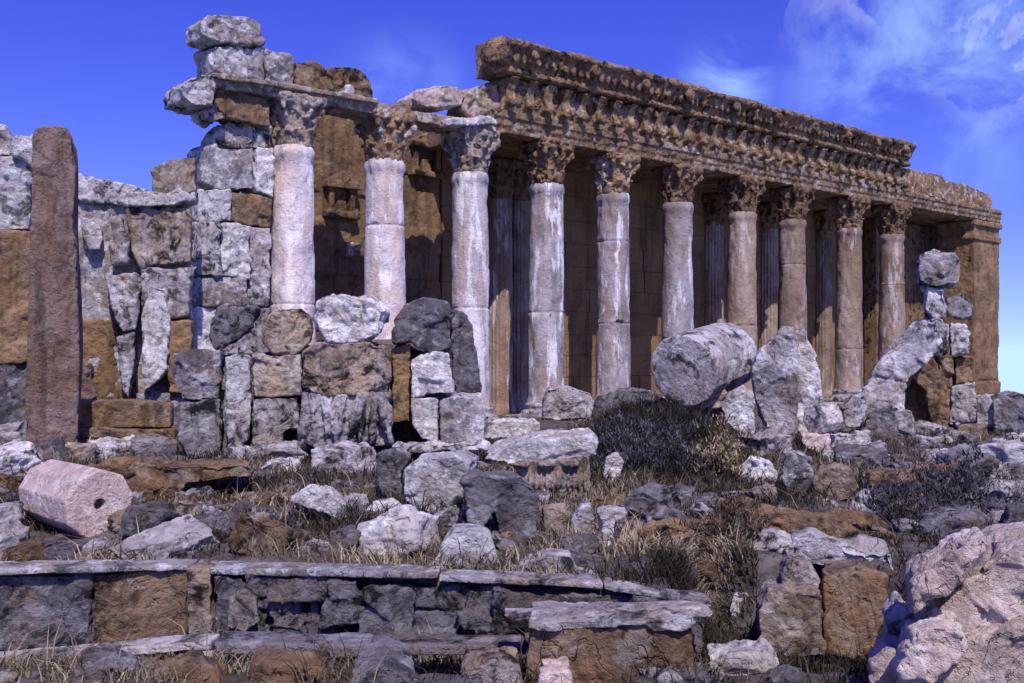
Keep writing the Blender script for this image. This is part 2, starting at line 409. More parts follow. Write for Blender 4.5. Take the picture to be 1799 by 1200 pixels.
# cella wall with courses, engaged fluted half columns
SW = 6.5
TW = T_at(470, SW)[0]
mb = MB(); rng = random.Random(5)
z = 0.0; zz = [0, 2.4, 4.0, 5.6, 7.3, 9.0, 10.7, 12.4, 14.1, 15.9, 18.3]
for r in range(len(zz) - 1):
    t = -2.6
    while t < 62:
        L = rng.uniform(2.6, 4.6); t1 = min(t + L, 65)
        dz = 0.03
        mb.span(t + 0.025, t1 - 0.025, SW + rng.uniform(-0.03, 0.04), SW + 1.6, zz[r] + 0.02, zz[r + 1] - 0.02)
        t = t1
mb.span(-2.5, 64.6, SW + 0.12, SW + 1.58, 0.05, 18.2)
link('cella_wall', mb.mesh('cella_wall'), M_wall, temple)
mb = MB(); zz[-1] = 19.3
for r in range(len(zz) - 1):
    t = TW + rng.uniform(-1, 0)
    while t < -2.65:
        t1 = min(t + rng.uniform(1.6, 3.4), -2.65)
        mb.span(t + 0.03, t1 - 0.03, SW + rng.uniform(-0.12, 0.12), SW + 1.5, zz[r] + 0.03, zz[r + 1] - 0.03); t = t1
mb.span(TW, -2.66, SW + 0.2, SW + 1.45, 0.05, 19.2)
o = stone('cella_wall', mb, M_wallb, 0.09, 0.08, 0.6, 44, temple, 1, 0.9, facet=0.5); o['label'] = 'ruined brown wall end open to the sky'
def fluted(seed, R=1.0):
    n = 96; vs = []; fs = []; zs = [0.0, 0.3, 0.6] + [0.7 + 0.4 * i for i in range(37)] + [15.3]
    for z in zs:
        for k in range(n):
            a = 2 * math.pi * k / n
            r = R * (1 - 0.1 * (z / 15) ** 1.5) * (1.0 - 0.09 * (1 - abs(math.cos(a * 10))) ** 0.7 * (1 if 0.6 < z < 15 else 0))
            if z < 0.6: r *= 1.18
            vs.append((r * math.cos(a), r * math.sin(a), z))
    for j in range(len(zs) - 1):
        for k in range(n): fs.append((j * n + k, j * n + (k + 1) % n, (j + 1) * n + (k + 1) % n, (j + 1) * n + k))
    me = bpy.data.meshes.new('half_column'); me.from_pydata(vs, [], fs); me.update()
    return weather(me, 0.05, 0.6, seed, 0.8, 0.3)
for i, px in enumerate([876, 912, 1020, 1250, 1347, 1442, 1532, 1606]):
    if px == 1020: continue
    t, Y = T_at(px, SW)
    h = link('half_column', fluted(70 + i, 0.95 if i < 2 else 1.0), M_colb, temple, (t, SW - 0.15, 0))
    cm = weather(cap_proto.copy(), 0.1, 0.8, 80 + i, 0.9)
    co = np.empty(len(cm.vertices) * 3); cm.vertices.foreach_get('co', co); co = co.reshape(-1, 3); co[:, :2] *= 0.85; cm.vertices.foreach_set('co', co.ravel()); cm.update()
    link('half_column_capital', cm, M_brown, h)
# aedicule niches on the wall seen between the front columns
def niche(px0, px1, py0, py1):
    a0, z1 = TP(px0, py0, SW - 0.1); a1, z0 = TP(px1, py1, SW - 0.1)
    mb = MB(); w = a1 - a0
    mb.span(a0, a0 + 0.35, SW - 0.45, SW + 0.1, z0, z1); mb.span(a1 - 0.35, a1, SW - 0.45, SW + 0.1, z0, z1)
    mb.span(a0 - 0.3, a1 + 0.3, SW - 0.7, SW + 0.1, z1, z1 + 0.4); mb.span(a0 - 0.3, a1 + 0.3, SW - 0.6, SW + 0.1, z0 - 0.4, z0)
    mb.prism([(a0 - 0.3, SW - 0.6, z1 + 0.4), (a1 + 0.3, SW - 0.6, z1 + 0.4), ((a0 + a1) / 2, SW - 0.6, z1 + 1.1)], [(a0 - 0.3, SW + 0.1, z1 + 0.4), (a1 + 0.3, SW + 0.1, z1 + 0.4), ((a0 + a1) / 2, SW + 0.1, z1 + 1.1)])
    mb.span(a0 + w * 0.35, a1 - w * 0.3, SW - 0.3, SW + 0.1, z0, z1 - 0.7)
    stone('niche_frame', mb, M_brown, 0.07, 0.05, 0.9, int(px0), temple)
niche(724, 770, 258, 305)
niche(575, 620, 330, 375)
mb = MB(); mb.span(*[TP(606, 430, SW)[0], TP(628, 430, SW)[0]], SW - 0.5, SW + 0.1, TP(616, 452, SW)[1], TP(616, 426, SW)[1])
stone('wall_boss', mb, M_ochre, 0.07, 0.1, 0.9, 9, temple)

# ceiling slabs of the colonnade
mb = MB()
t = -4.2; rng = random.Random(11)
while t < 62:
    mb.span(t + 0.02, t + 3.28, 0.7, SW + 1.55, 17.65 + rng.uniform(0, 0.06), 18.6)
    t += 3.3
link('ceiling', mb.mesh('ceiling'), M_brown, temple)

# architrave of the right, better kept part
tA = T_at(868)[0]; tB = T_at(1590, -1.2)[0]; tE = T_at(1742)[0]
mb = MB(); ts = [tA - 0.9] + [T_at(p)[0] for p, _ in COLS[3:]] + [T_at(1640)[0], tE]
rng = random.Random(2)
for a, b in zip(ts[:-1], ts[1:]):
    o = rng.uniform(-0.05, 0.05)
    mb.span(a + 0.05, b - 0.05, -0.95 + o, 1.0, 17.62, 18.15); mb.span(a + 0.05, b - 0.05, -1.05 + o, 1.0, 18.1, 18.6); mb.span(a + 0.05, b - 0.05, -1.18 + o, 1.0, 18.55, 18.98)
mb.span(ts[0] + 0.1, tE - 0.1, -0.6, 0.95, 17.7, 18.9)
stone('architrave', mb, M_frieze, 0.08, 0.10, 0.7, 5, temple, 1, 0.9)
# frieze with its brackets
mb = MB(); mb.span(tA - 0.2, tB + 1.0, -0.95, 0.95, 18.95, 20.95)
t = tA + 0.3; k = 0
while t < tB + 0.6:
    w = 0.62
    pr = [(-0.8, 19.15), (-1.35, 19.3), (-1.5, 19.7), (-1.35, 20.1), (-1.6, 20.55), (-1.85, 20.9), (-0.8, 20.95)]
    mb.prism([(t - w / 2, s, z) for s, z in pr], [(t + w / 2, s, z) for s, z in pr])
    mb.ball((t, -1.5, 19.45), (0.3, 0.28, 0.34), 7)
    mb.ball((t + 0.75, -1.02, 19.9), (0.36, 0.2, 0.5), 7)
    t += 1.5; k += 1
t = tA
while t < tB + 0.6: mb.span(t, t + 0.3, -1.35, -0.8, 20.55, 20.95); t += 0.55
stone('frieze', mb, M_frieze, 0.07, 0.085, 0.9, 6, temple, 1, 0.9)
# stripped frieze backing at the far end
a, b = tprism([(1568, 350), (1568, 291), (1612, 300), (1655, 306), (1662, 318), (1700, 325), (1738, 341), (1745, 356), (1740, 376)], -1.0, 1.0)
a = [(t, s, max(z, 18.95)) for t, s, z in a]; b = [(t, s, max(z, 18.95)) for t, s, z in b]
stone('bare_frieze', MB().prism(a, b), M_frieze, 0.1, 0.16, 0.6, 8, temple)
# cornice and gutter blocks
mb = MB(); t = tA - 1.1; rng = random.Random(3)
prof = [(0.6, 21.0), (-1.75, 21.0), (-1.9, 21.12), (-1.9, 21.35), (-1.65, 21.5), (-1.75, 21.7), (-2.0, 21.9), (-2.1, 22.2), (-2.25, 22.4), (-2.5, 22.55), (-2.58, 22.75), (-2.45, 22.95), (-2.1, 23.08), (0.6, 23.12)]
while t < tB - 0.5:
    L = min(rng.uniform(4.2, 6.2), tB - t); dz = rng.uniform(-0.06, 0.06); ds = rng.uniform(-0.08, 0.07)
    p = [(s + (ds if s < 0 else 0), z + dz * (z > 22)) for s, z in prof]
    mb.prism([(t + 0.09, s, z) for s, z in p], [(t + L - 0.09, s, z) for s, z in p])
    x = t + 0.5
    while x < t + L - 0.3:
        mb.ball((x, -2.08 + ds, 22.02), (0.2, 0.15, 0.42), 6); x += 0.62
    mb.ball((t + L * 0.5, -2.45, 22.15), (0.36, 0.3, 0.38), 8)
    t += L
x = tA - 0.5
while x < tB - 0.3: mb.ball((x, -1.78, 21.2), (0.16, 0.2, 0.17), 6); x += 0.45
mb.ball((tA - 1.0, -1.4, 22.1), (0.85, 1.1, 1.0), 10)
stone('cornice', mb, M_brown, 0.065, 0.10, 0.7, 12, temple, 1, 0.9)

# left part: thin architrave and loose remains of the entablature
mb = MB()
a, b = tprism([(372, 132), (520, 152), (660, 178), (722, 192), (800, 206), (872, 222), (872, 237), (790, 224), (676, 203), (520, 176), (372, 152)], -1.0, 1.0, -1.0); mb.prism(a, b)
a, b = tprism([(372, 126), (520, 149), (662, 174), (664, 184), (520, 159), (372, 137)], -1.35, 1.0, -1.2); mb.prism(a, b)
stone('architrave', mb, M_ochre, 0.07, 0.10, 0.8, 15, temple, 1)
def tblock(pts, s0, s1, mat, seed, name='entablature_block', amp=0.16, label=None, s=None):
    a, b = tprism(pts, s0, s1, s0 if s is None else s)
    o = stone(name, MB().prism(a, b), mat, 0.075, amp, 0.8, seed, temple, 2, 0.7, facet=0.8)
    if label: o['label'] = label
tblock([(358, 62), (357, 38), (366, 26), (385, 22), (440, 32), (458, 42), (466, 70), (464, 82), (420, 76), (385, 74)], -1.1, 1.2, M_grey, 21, label='topmost rounded block')
tblock([(374, 128), (372, 78), (464, 84), (466, 142)], -0.9, 1.2, M_grey, 22)
tblock([(468, 143), (466, 84), (508, 92), (516, 104), (518, 152)], -0.95, 1.1, M_grey, 23)
tblock([(520, 152), (518, 106), (560, 112), (580, 128), (590, 164)], -0.9, 1.1, M_brown, 24, label='brown stained block')
tblock([(590, 165), (574, 130), (580, 118), (606, 115), (638, 124), (652, 142), (654, 174)], -0.9, 1.1, M_brown, 25)
tblock([(596, 164), (600, 152), (618, 148), (626, 158), (622, 168)], -1.2, -0.8, M_white, 26)
tblock([(378, 152), (474, 170), (474, 222), (440, 216), (398, 206), (380, 190)], -0.7, 1.2, M_brown, 27)
tblock([(318, 152), (340, 136), (376, 128), (378, 186), (345, 186), (322, 174)], -1.5, 1.0, M_grey, 28, label='rounded cornice end jutting out')
tblock([(356, 192), (380, 184), (398, 190), (396, 208), (378, 214), (360, 208)], -1.0, 0.6, M_grey, 29)
tblock([(732, 186), (730, 168), (745, 156), (790, 148), (812, 155), (822, 166), (812, 184), (770, 190)], -0.9, 1.0, M_pink, 30)
tblock([(812, 192), (824, 160), (846, 148), (872, 150), (884, 190), (888, 226), (836, 216)], -0.7, 1.0, M_ochre, 31)
tblock([(782, 208), (860, 204), (874, 210), (872, 218), (784, 222)], -1.6, -0.6, M_white, 32)
tblock([(664, 180), (684, 184), (722, 176), (724, 196), (668, 192)], -0.8, 0.8, M_brown, 33)
# broken anta at the left end
ANTA = [([(372, 238), (400, 214), (440, 218), (474, 224), (474, 262), (420, 262), (372, 262)], -0.3, M_grey),
        ([(352, 262), (372, 250), (380, 262), (440, 262), (440, 335), (372, 335), (350, 320)], -0.4, M_grey),
        ([(442, 262), (474, 262), (474, 350), (442, 338)], -0.55, M_white),
        ([(338, 336), (396, 336), (398, 352), (398, 392), (340, 392)], -0.7, M_white),
        ([(400, 338), (452, 346), (472, 352), (472, 400), (430, 398), (402, 386)], -0.35, M_brown),
        ([(338, 392), (376, 392), (376, 486), (338, 486)], -1.0, M_white),
        ([(377, 394), (430, 400), (430, 492), (377, 486)], -0.7, M_white),
        ([(431, 400), (470, 402), (470, 540), (431, 536)], -0.4, M_grey),
        ([(338, 487), (420, 488), (428, 540), (340, 540)], -0.85, M_grey),
        ([(334, 540), (372, 540), (372, 640), (332, 640)], -0.8, M_white),
        ([(373, 540), (470, 540), (470, 660), (373, 660)], -0.4, M_grey)]
for i, (pts, s0, mt) in enumerate(ANTA):
    tblock(pts, s0, 1.6, mt, 100 + i, 'anta_block', 0.13, s=0)
# far right end pier
mb = MB(); e0 = T_at(1698)[0]; 
mb.span(e0, tE - 0.1, -0.8, 3.0, 0, 17.4); mb.span(e0 - 0.2, tE + 0.05, -1.0, 3.0, 15.6, 16.1); mb.span(e0 - 0.3, tE + 0.15, -1.1, 3.0, 17.0, 17.6); mb.span(e0 - 0.15, tE + 0.1, -0.95, 3, 0, 1.2)
mb.span(e0 + 0.7, tE - 0.8, -0.95, 0, 1.5, 15.2)
stone('end_pier', mb, M_wallb, 0.1, 0.10, 0.5, 40, temple)
mb = MB(); mb.span(T_at(1596)[0] + 3, e0 + 8.0, 5.0, 6.3, 0, 17.6)
link('screen_wall', mb.mesh('screen_wall'), M_brown, temple)

# ------------------------------------------------------------------ left ruins
def outline(pts, Y, depth, skew=(0, 0), taper=1.0, yaw=None):
    """A traced outline on an upright plane at its real distance, pushed back into a solid."""
    mx = (min(p[0] for p in pts) + max(p[0] for p in pts)) / 2; my = sum(p[1] for p in pts) / len(pts)
    c = W(mx, my, Y)
    if yaw is None: yaw = -0.75 * math.atan2(c.x, c.y)
    n = Vector((math.sin(yaw), -math.cos(yaw), 0)); k = c.dot(n)
    fr = [W(x, y, 1.0) * (k / W(x, y, 1.0).dot(n)) for x, y in pts]
    bk = [c + (p - c) * taper - n * depth + Vector((skew[0], 0, skew[1])) for p in fr]
    return MB().prism(fr, bk)

def hit_ground(px, py):
    Y = 9.0
    while Y < 60:
        p = W(px, py, Y)
        if p.z < gz(p.x, p.y): return Y
        Y += 0.08
    return Y
BOXES = []
def thing(name, label, cat, pts, Y, depth, mat, seed=0, amp=None, group=None, yaw=None, skew=(0, 0), taper=0.92, pit=0.7, smooth=1, vox=None, freq=None, stretch=(1, 1, 1), facet=1.0, settle=None):
    if settle is None: settle = 14.2 <= Y < 26 and name != 'long_slab'
    if settle: Y = hit_ground((min(p[0] for p in pts) + max(p[0] for p in pts)) / 2, max(p[1] for p in pts) - 5)
    v = vox or max(0.022, Y * 2.1 / F)
    ys = [p[1] for p in pts]; BOXES.append((min(p[0] for p in pts), max(p[0] for p in pts), min(ys), max(ys), Y))
    xs = [p[0] for p in pts]; size = (max(xs) - min(xs)) / F * Y
    o = stone(name, outline(pts, Y, depth, skew, taper, yaw), MATS[mat], v, amp if amp is not None else 0.05 * min(size, 2.5) + 0.01, freq or 1.6 / max(0.6, min(size, 3)), seed, None, smooth, pit, 0.42, stretch, facet=facet)
    return tag(o, label, cat, group)

# tall pillar
Yp = 30.5
mb = MB()
A = [(40, 816), (47, 600), (52, 400), (55, 240), (60, 226), (74, 219), (104, 218), (120, 224), (129, 242), (132, 275), (131, 400), (136, 520), (140, 640), (134, 816)]
mb = outline(A, Yp, 1.5, (0, 0), 0.97)
tag(stone('pillar', mb, M_red, 0.045, 0.055, 0.7, 60, None, 6, 1.0, 0.25, (1, 1, 0.5)), 'tall smooth reddish brown pillar rising beside the low wall', 'pillar')
# building stub at the frame's left edge
YL = 35
root = empty('ruined_wall', W(20, 815, YL), 0, 'rough brown wall stub behind the tall pillar at the left edge', 'wall')
def part(root, name, mb, mat, vox, amp, freq, seed, **k):
    me = weather(remesh(mb, vox, k.pop('smooth', 1)), amp, freq, seed, k.pop('pit', 0.6), 0.42, (1, 1, 1), k.pop('facet', 0.8))
    n = len(me.vertices); co = np.empty(n * 3); me.vertices.foreach_get('co', co); co = co.reshape(-1, 3) - np.array(root.location)
    me.vertices.foreach_set('co', co.ravel()); me.update()
    return link(name, me, mat, root)
part(root, 'lower_course', outline([(-120, 640), (60, 640), (60, 830), (-120, 830)], YL, 1.6), M_dark, 0.06, 0.14, 0.7, 61)
part(root, 'middle_course', outline([(-120, 405), (60, 405), (60, 640), (-120, 640)], YL - 0.15, 1.7), M_wallb, 0.06, 0.12, 0.7, 62)
part(root, 'upper_course', outline([(-120, 275), (38, 275), (54, 300), (54, 405), (-120, 405)], YL - 0.1, 1.7), M_grey, 0.06, 0.12, 0.7, 63)
part(root, 'top_block', outline([(-120, 205), (-10, 215), (14, 222), (22, 240), (20, 275), (-120, 275)], YL, 1.3), M_grey, 0.06, 0.12, 0.9, 64)
part(root, 'top_block', outline([(22, 240), (60, 238), (60, 300), (36, 275), (22, 272)], YL + 0.1, 1.3), M_grey, 0.06, 0.12, 0.9, 65)

# low wall between pillar and anta
YW = 44
root = empty('ruined_wall', W(240, 790, YW), 0, 'broken grey wall of big blocks between the tall pillar and the temple', 'wall')
LW = [([(125, 300), (160, 312), (215, 320), (258, 332), (262, 350), (225, 362), (140, 352), (120, 345)], 0.0, M_white, 'wall_block'),
      ([(262, 296), (300, 280), (344, 276), (344, 336), (268, 342)], -0.1, M_ochre, 'wall_block'),
      ([(226, 338), (344, 330), (344, 352), (300, 362), (226, 362)], -0.25, M_white, 'wall_block'),
      ([(120, 350), (205, 352), (215, 372), (180, 392), (120, 395)], 0.15, M_brown, 'wall_block'),
      ([(222, 362), (334, 364), (334, 460), (250, 470), (230, 440)], 0.0, M_ochre, 'wall_block'),
      ([(138, 380), (172, 384), (182, 420), (176, 438), (160, 440), (146, 415)], -0.5, M_grey, 'corbel'),
      ([(198, 380), (212, 378), (218, 402), (230, 420), (224, 462), (196, 466), (190, 430)], -0.6, M_grey, 'corbel'),
      ([(120, 440), (190, 444), (192, 560), (120, 560)], 0.2, M_red, 'wall_block'),
      ([(245, 470), (334, 472), (334, 560), (250, 560)], -0.05, M_grey, 'wall_block'),
      ([(262, 500), (290, 508), (300, 560), (294, 650), (252, 690), (250, 560)], -0.5, M_white, 'wall_block'),
      ([(295, 562), (336, 562), (336, 690), (296, 690)], -0.1, M_wallb, 'wall_block'),
      ([(120, 562), (240, 562), (240, 720), (120, 720)], 0.15, M_wallb, 'wall_block'),
      ([(125, 640), (160, 636), (170, 700), (124, 706)], -0.3, M_red, 'wall_block'),
      ([(240, 690), (336, 690), (336, 800), (240, 800)], 0.1, M_dark, 'wall_block'),
      ([(183, 484), (240, 478), (246, 500), (238, 580), (214, 584), (200, 560)], -0.75, M_grey, 'corbel'),
      ([(203, 590), (238, 582), (234, 630), (226, 702), (216, 690)], -0.7, M_grey, 'corbel')]
for i, (pts, dy, mt, nm) in enumerate(LW):
    part(root, nm, outline(pts, YW + dy, 1.5), mt, 0.07, 0.12, 0.8, 130 + i)
part(root, 'core', outline([(120, 352), (225, 362), (334, 362), (334, 800), (120, 800)], YW + 0.5, 1.2), M_grey, 0.1, 0.1, 0.7, 150)

# steps below it
ST = empty('stone_steps', W(215, 800, 33), 0, 'brown stone steps with a broad block at the foot of the low wall', 'steps')
part(ST, 'block', outline([(126, 706), (255, 706), (300, 712), (300, 752), (126, 752)], 33.5, 2.0), M_brown, 0.05, 0.05, 0.9, 160)
for i, (y0, y1, d) in enumerate([(754, 770, -0.2), (772, 782, -0.5), (785, 812, -0.9)]):
    part(ST, 'step', outline([(126 + 6 * i, y0), (306 + 8 * i, y0 + 2), (308 + 8 * i, y1), (120 + 6 * i, y1)], 33.0 + d, 1.8), M_brown, 0.045, 0.04, 0.9, 161 + i)

# ------------------------------------------------------------------ upright ruins in the middle (photo x 300-860)
YM = 30
T = thing
T('stone_block', 'dark squared block standing on a pale one beside the brown steps', 'block', [(306, 622), (350, 614), (386, 618), (386, 700), (318, 704), (300, 660)], YM, 1.4, 'dark', 1)
T('stone_block', 'pale weathered block carrying the dark squared block beside the brown steps', 'block', [(318, 706), (386, 702), (388, 806), (330, 810), (314, 760)], YM - 0.2, 1.5, 'grey', 2)
T('standing_slab', 'narrow upright whitish slab left of the carved pillar', 'slab', [(396, 628), (412, 620), (438, 624), (442, 700), (438, 772), (424, 786), (402, 782), (394, 740)], YM - 0.5, 0.8, 'white', 3)
T('stone_block', 'dark sloping slab lying above the narrow whitish slab', 'slab', [(368, 556), (392, 540), (458, 540), (446, 566), (420, 596), (376, 614), (366, 590)], YM + 0.6, 1.6, 'dark', 4)
T('boulder', 'rounded brown boulder perched between the dark sloping slab and the carved pillar', 'boulder', [(462, 560), (482, 544), (530, 540), (548, 556), (544, 600), (520, 622), (480, 622), (460, 600)], YM + 0.1, 1.6, 'ochre', 5)
T('stone_block', 'golden brown pitted block under the rounded brown boulder', 'block', [(444, 624), (528, 622), (530, 695), (446, 698)], YM, 1.3, 'ochre', 6)
T('stone_block', 'low grey block under the golden brown pitted block', 'block', [(442, 700), (524, 698), (524, 752), (500, 756), (498, 782), (444, 782)], YM - 0.1, 1.3, 'grey', 7)
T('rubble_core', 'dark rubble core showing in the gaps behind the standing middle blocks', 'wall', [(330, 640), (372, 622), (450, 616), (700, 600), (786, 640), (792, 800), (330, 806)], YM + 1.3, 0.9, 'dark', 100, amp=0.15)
# carved pillar: thing with parts
CP = empty('carved_pillar', W(610, 790, YM - 1.2), 0, 'thick carved pillar with folded lower half and a rough boulder on its head', 'pillar')
part(CP, 'upper_block', outline([(530, 618), (552, 602), (640, 600), (676, 610), (684, 640), (684, 692), (560, 694), (528, 680)], YM - 1.2, 1.7), M_ochre, 0.04, 0.13, 0.9, 171)
mbf = outline([(528, 690), (684, 690), (688, 740), (682, 782), (640, 790), (560, 790), (526, 770)], YM - 1.2, 1.7)
rng = random.Random(8)
for k in range(9):
    x = 538 + k * 17 + rng.uniform(-5, 5); p = W(x, 738 + rng.uniform(-8, 8), YM - 1.25)
    mbf.ball(p, (0.10 + rng.uniform(0, 0.05), 0.22, 0.72), 8, Matrix.Rotation(rng.uniform(-0.25, 0.25), 3, 'Y'))
part(CP, 'folded_lower_block', mbf, M_grey, 0.035, 0.10, 1.1, 172)
part(CP, 'head_boulder', outline([(552, 560), (560, 530), (600, 518), (650, 526), (676, 545), (662, 588), (630, 602), (575, 600)], YM - 1.1, 1.7), M_white, 0.04, 0.16, 1.0, 173)
T('pedestal_block', 'lavender grey block with an oval hollow under the carved pillar', 'block', [(546, 790), (600, 780), (662, 788), (656, 838), (600, 856), (548, 850)], YM - 3.2, 1.4, 'grey', 8)
T('boulder', 'dark arched boulder right of the carved pillar below the columns', 'boulder', [(690, 604), (692, 560), (712, 535), (745, 522), (785, 530), (796, 556), (792, 612), (760, 622), (720, 600)], YM, 1.7, 'dark', 9)
T('standing_slab', 'dark leaning slab beside the brightest column foot', 'slab', [(796, 542), (812, 546), (828, 572), (836, 620), (846, 690), (800, 690), (792, 620)], YM + 0.2, 1.2, 'dark', 10)
T('stone_block', 'whitish pitted block under the dark arched boulder', 'block', [(722, 632), (760, 616), (788, 622), (796, 690), (724, 698)], YM - 0.3, 1.3, 'white', 11)
T('stone_block', 'dark brown block squeezed between the carved pillar and the whitish pitted block', 'block', [(688, 612), (720, 604), (722, 740), (690, 744)], YM + 0.2, 1.2, 'brown', 12)
T('stone_block', 'rounded lavender block lying at the foot of the dark leaning slab', 'block', [(772, 706), (800, 696), (840, 700), (852, 730), (850, 780), (772, 782)], YM - 0.9, 1.4, 'grey', 13)
T('stone_block', 'small pale block between the carved pillar and the rounded lavender block', 'block', [(722, 700), (770, 700), (772, 776), (740, 772), (722, 740)], YM - 0.6, 1.2, 'white', 14)
T('long_slab', 'long pale ledge slab under the standing ruins right of the carved pillar', 'slab', [(686, 782), (860, 778), (870, 792), (700, 798)], YM - 2.2, 1.6, 'white', 15)
T('long_slab', 'pale ledge slab under the narrow whitish slab', 'slab', [(392, 790), (520, 784), (542, 800), (530, 812), (400, 806)], YM - 1.6, 1.6, 'white', 16)
T('stone_block', 'whitish broken block below the ledge left of the pedestal block', 'block', [(455, 822), (480, 810), (524, 814), (536, 850), (470, 854)], YM - 4.0, 1.2, 'white', 17)
T('stone_block', 'flat ochre block lying at the end of the brown bank', 'block', [(330, 840), (370, 830), (440, 834), (450, 852), (430, 868), (332, 868)], 22, 1.0, 'ochre', 18)

# ------------------------------------------------------------------ centre foreground stones
T('stone_block', 'big whitish cube shaped block in the centre of the rubble', 'block', [(706, 824), (728, 806), (800, 802), (826, 812), (816, 878), (790, 898), (730, 906), (712, 880)], 19.2, 1.4, 'white', 19, yaw=-0.12)
T('stone_block', 'dark left side of the big whitish cube shaped block, built as a separate stone', 'block', [(664, 800), (690, 794), (724, 804), (706, 830), (704, 884), (672, 872), (658, 840)], 19.9, 1.2, 'dark', 20)  # the cube's dark left side, its shade put into a separate dark stone
T('stone_block', 'dark squared block with stepped edges right of the big whitish cube', 'block', [(814, 846), (836, 834), (920, 846), (944, 862), (946, 900), (940, 946), (880, 950), (868, 900), (846, 925), (830, 930)], 17.2, 1.2, 'dark', 21, yaw=0.1)
# cornice fragment with ribs
CF = empty('cornice_fragment', W(960, 862, 22), 0, 'fallen carved cornice fragment with a ribbed brown face and pale top', 'carved stone')
part(CF, 'top_slab', outline([(852, 806), (870, 790), (940, 774), (1040, 766), (1050, 778), (1044, 802), (900, 818)], 22.0, 1.3, (0, 0.10)), M_white, 0.03, 0.09, 1.1, 181)
mbr = outline([(896, 814), (1036, 800), (1038, 872), (960, 884), (920, 850)], 21.95, 1.2)
for k in range(11):
    p = W(932 + k * 9.5, 846, 21.92); mbr.ball(p, (0.05, 0.10, 0.22), 7)
for k in range(3):
    p = W(916 + k * 44, 816, 21.9); mbr.ball(p, (0.2, 0.16, 0.1), 8)
part(CF, 'ribbed_face', mbr, M_ochre, 0.022, 0.03, 1.6, 182)
T('boulder', 'white oval stone half buried in the dark grassy mound', 'boulder', [(1058, 832), (1066, 806), (1084, 798), (1096, 812), (1088, 840), (1070, 858)], 22.6, 0.6, 'white', 22)
T('stone_block', 'pale lavender trapezoid stone standing on the long front ledge', 'block', [(752, 1006), (780, 950), (796, 932), (846, 934), (862, 944), (878, 1004)], 13.9, 0.7, 'white', 23, amp=0.025, pit=0.4)
T('stone_block', 'flat pale wedge stone beside the trapezoid stone on the front ledge', 'block', [(884, 1008), (912, 990), (960, 978), (1004, 980), (1016, 1006), (1052, 1014), (1050, 1022), (900, 1020)], 13.3, 0.6, 'white', 24, amp=0.025)
T('boulder', 'white triangular stone in the grass below the pedestal block', 'boulder', [(508, 880), (545, 862), (580, 866), (608, 890), (608, 926), (575, 906)], 19.0, 0.8, 'white', 25)
T('boulder', 'small flat white stone left of the big whitish cube', 'boulder', [(632, 902), (660, 884), (690, 882), (706, 894), (704, 908), (640, 912)], 18.3, 0.6, 'white', 26)
T('boulder', 'white bracket shaped stone at the edge of the grassy slope', 'boulder', [(1046, 900), (1066, 894), (1104, 900), (1100, 912), (1082, 920), (1074, 958), (1050, 966), (1056, 920)], 17.0, 0.6, 'white', 27)
T('boulder', 'smooth lavender oval stone leaning beside the white bracket shaped stone', 'boulder', [(1002, 948), (1004, 920), (1022, 888), (1040, 890), (1044, 910), (1034, 940), (1016, 954)], 16.9, 0.5, 'grey', 28)
T('stone_block', 'small brownish block between the dark stepped block and the lavender oval stone', 'block', [(952, 894), (994, 890), (1000, 910), (996, 944), (960, 942)], 17.2, 0.6, 'ochre', 29)
T('stone_block', 'half buried flat stone with a brown face on the lavender slope', 'block', [(1118, 940), (1150, 924), (1186, 922), (1218, 934), (1216, 946), (1180, 950), (1150, 968), (1124, 962)], 16.3, 0.7, 'brown', 30)
T('long_slab', 'dark sloping slab between the stepped block and the front ledge', 'slab', [(884, 976), (900, 950), (960, 952), (1040, 974), (1030, 984), (940, 974)], 15.6, 0.8, 'dark', 31)

T('stone_block', 'long grey block heaped at the foot of the grey columns', 'block', [(948, 742), (952, 700), (962, 682), (1000, 678), (1040, 690), (1060, 735)], 38, 1.4, 'grey', 32)
T('boulder', 'dark flat boulder next to the long grey block at the column feet', 'boulder', [(1040, 740), (1050, 700), (1090, 684), (1150, 688), (1176, 706), (1180, 744)], 37, 1.6, 'dark', 33)
T('boulder', 'grey rubble lump under the left end of the large tilted drum', 'boulder', [(1140, 752), (1160, 708), (1200, 706), (1270, 716), (1280, 752)], 35.2, 1.4, 'dark', 34)
T('boulder', 'low pale rock between the brightest column foot and the long grey block', 'boulder', [(850, 770), (860, 742), (900, 738), (948, 744), (950, 772)], 33, 1.3, 'white', 35)
# fallen column drums
def drum(name, label, face, Y, R, axis, L, mat, seed, hole=True, flutes=0, vox=0.03, amp=0.03, mat2=None):
    c = W(face[0], face[1], Y); ax = Vector(axis).normalized()
    Q = ax.to_track_quat('Z', 'Y').to_matrix().to_4x4(); M = Matrix.Translation(c) @ Q
    prof = [(R * 0.97, 0.0), (R, R * 0.03), (R, L * 0.3), (R * 0.965, L * 0.305), (R * 0.965, L * 0.33), (R, L * 0.335), (R * 0.98, L)] if R > 1 else [(R * 0.95, 0.0), (R, R * 0.05), (R, L * 0.5), (R * 0.98, L)]
    def wob(a, z):
        if flutes: return 1 + 0.02 * math.sin(3 * a + seed) - 0.035 * (1 - abs(math.cos(a * flutes / 2)))
        n = 9 if R < 1 else 14; b = (a + seed) % (2 * math.pi / n) - math.pi / n
        return 1.04 * math.cos(math.pi / n) / math.cos(b) * (1 + 0.03 * math.sin(2 * a + seed))
    mb = MB()
    if hole:
        h = R * 0.16
        mb.lathe([(h * 0.9, R * 0.6), (h, 0.0)] + prof, 90, M, lambda a, z: wob(a, z))
    else: mb.lathe(prof, 90, M, wob)
    o = stone(name, mb, MATS[mat], vox, amp, 1.4, seed, None, 1, 0.7)
    return tag(o, label, 'column drum')
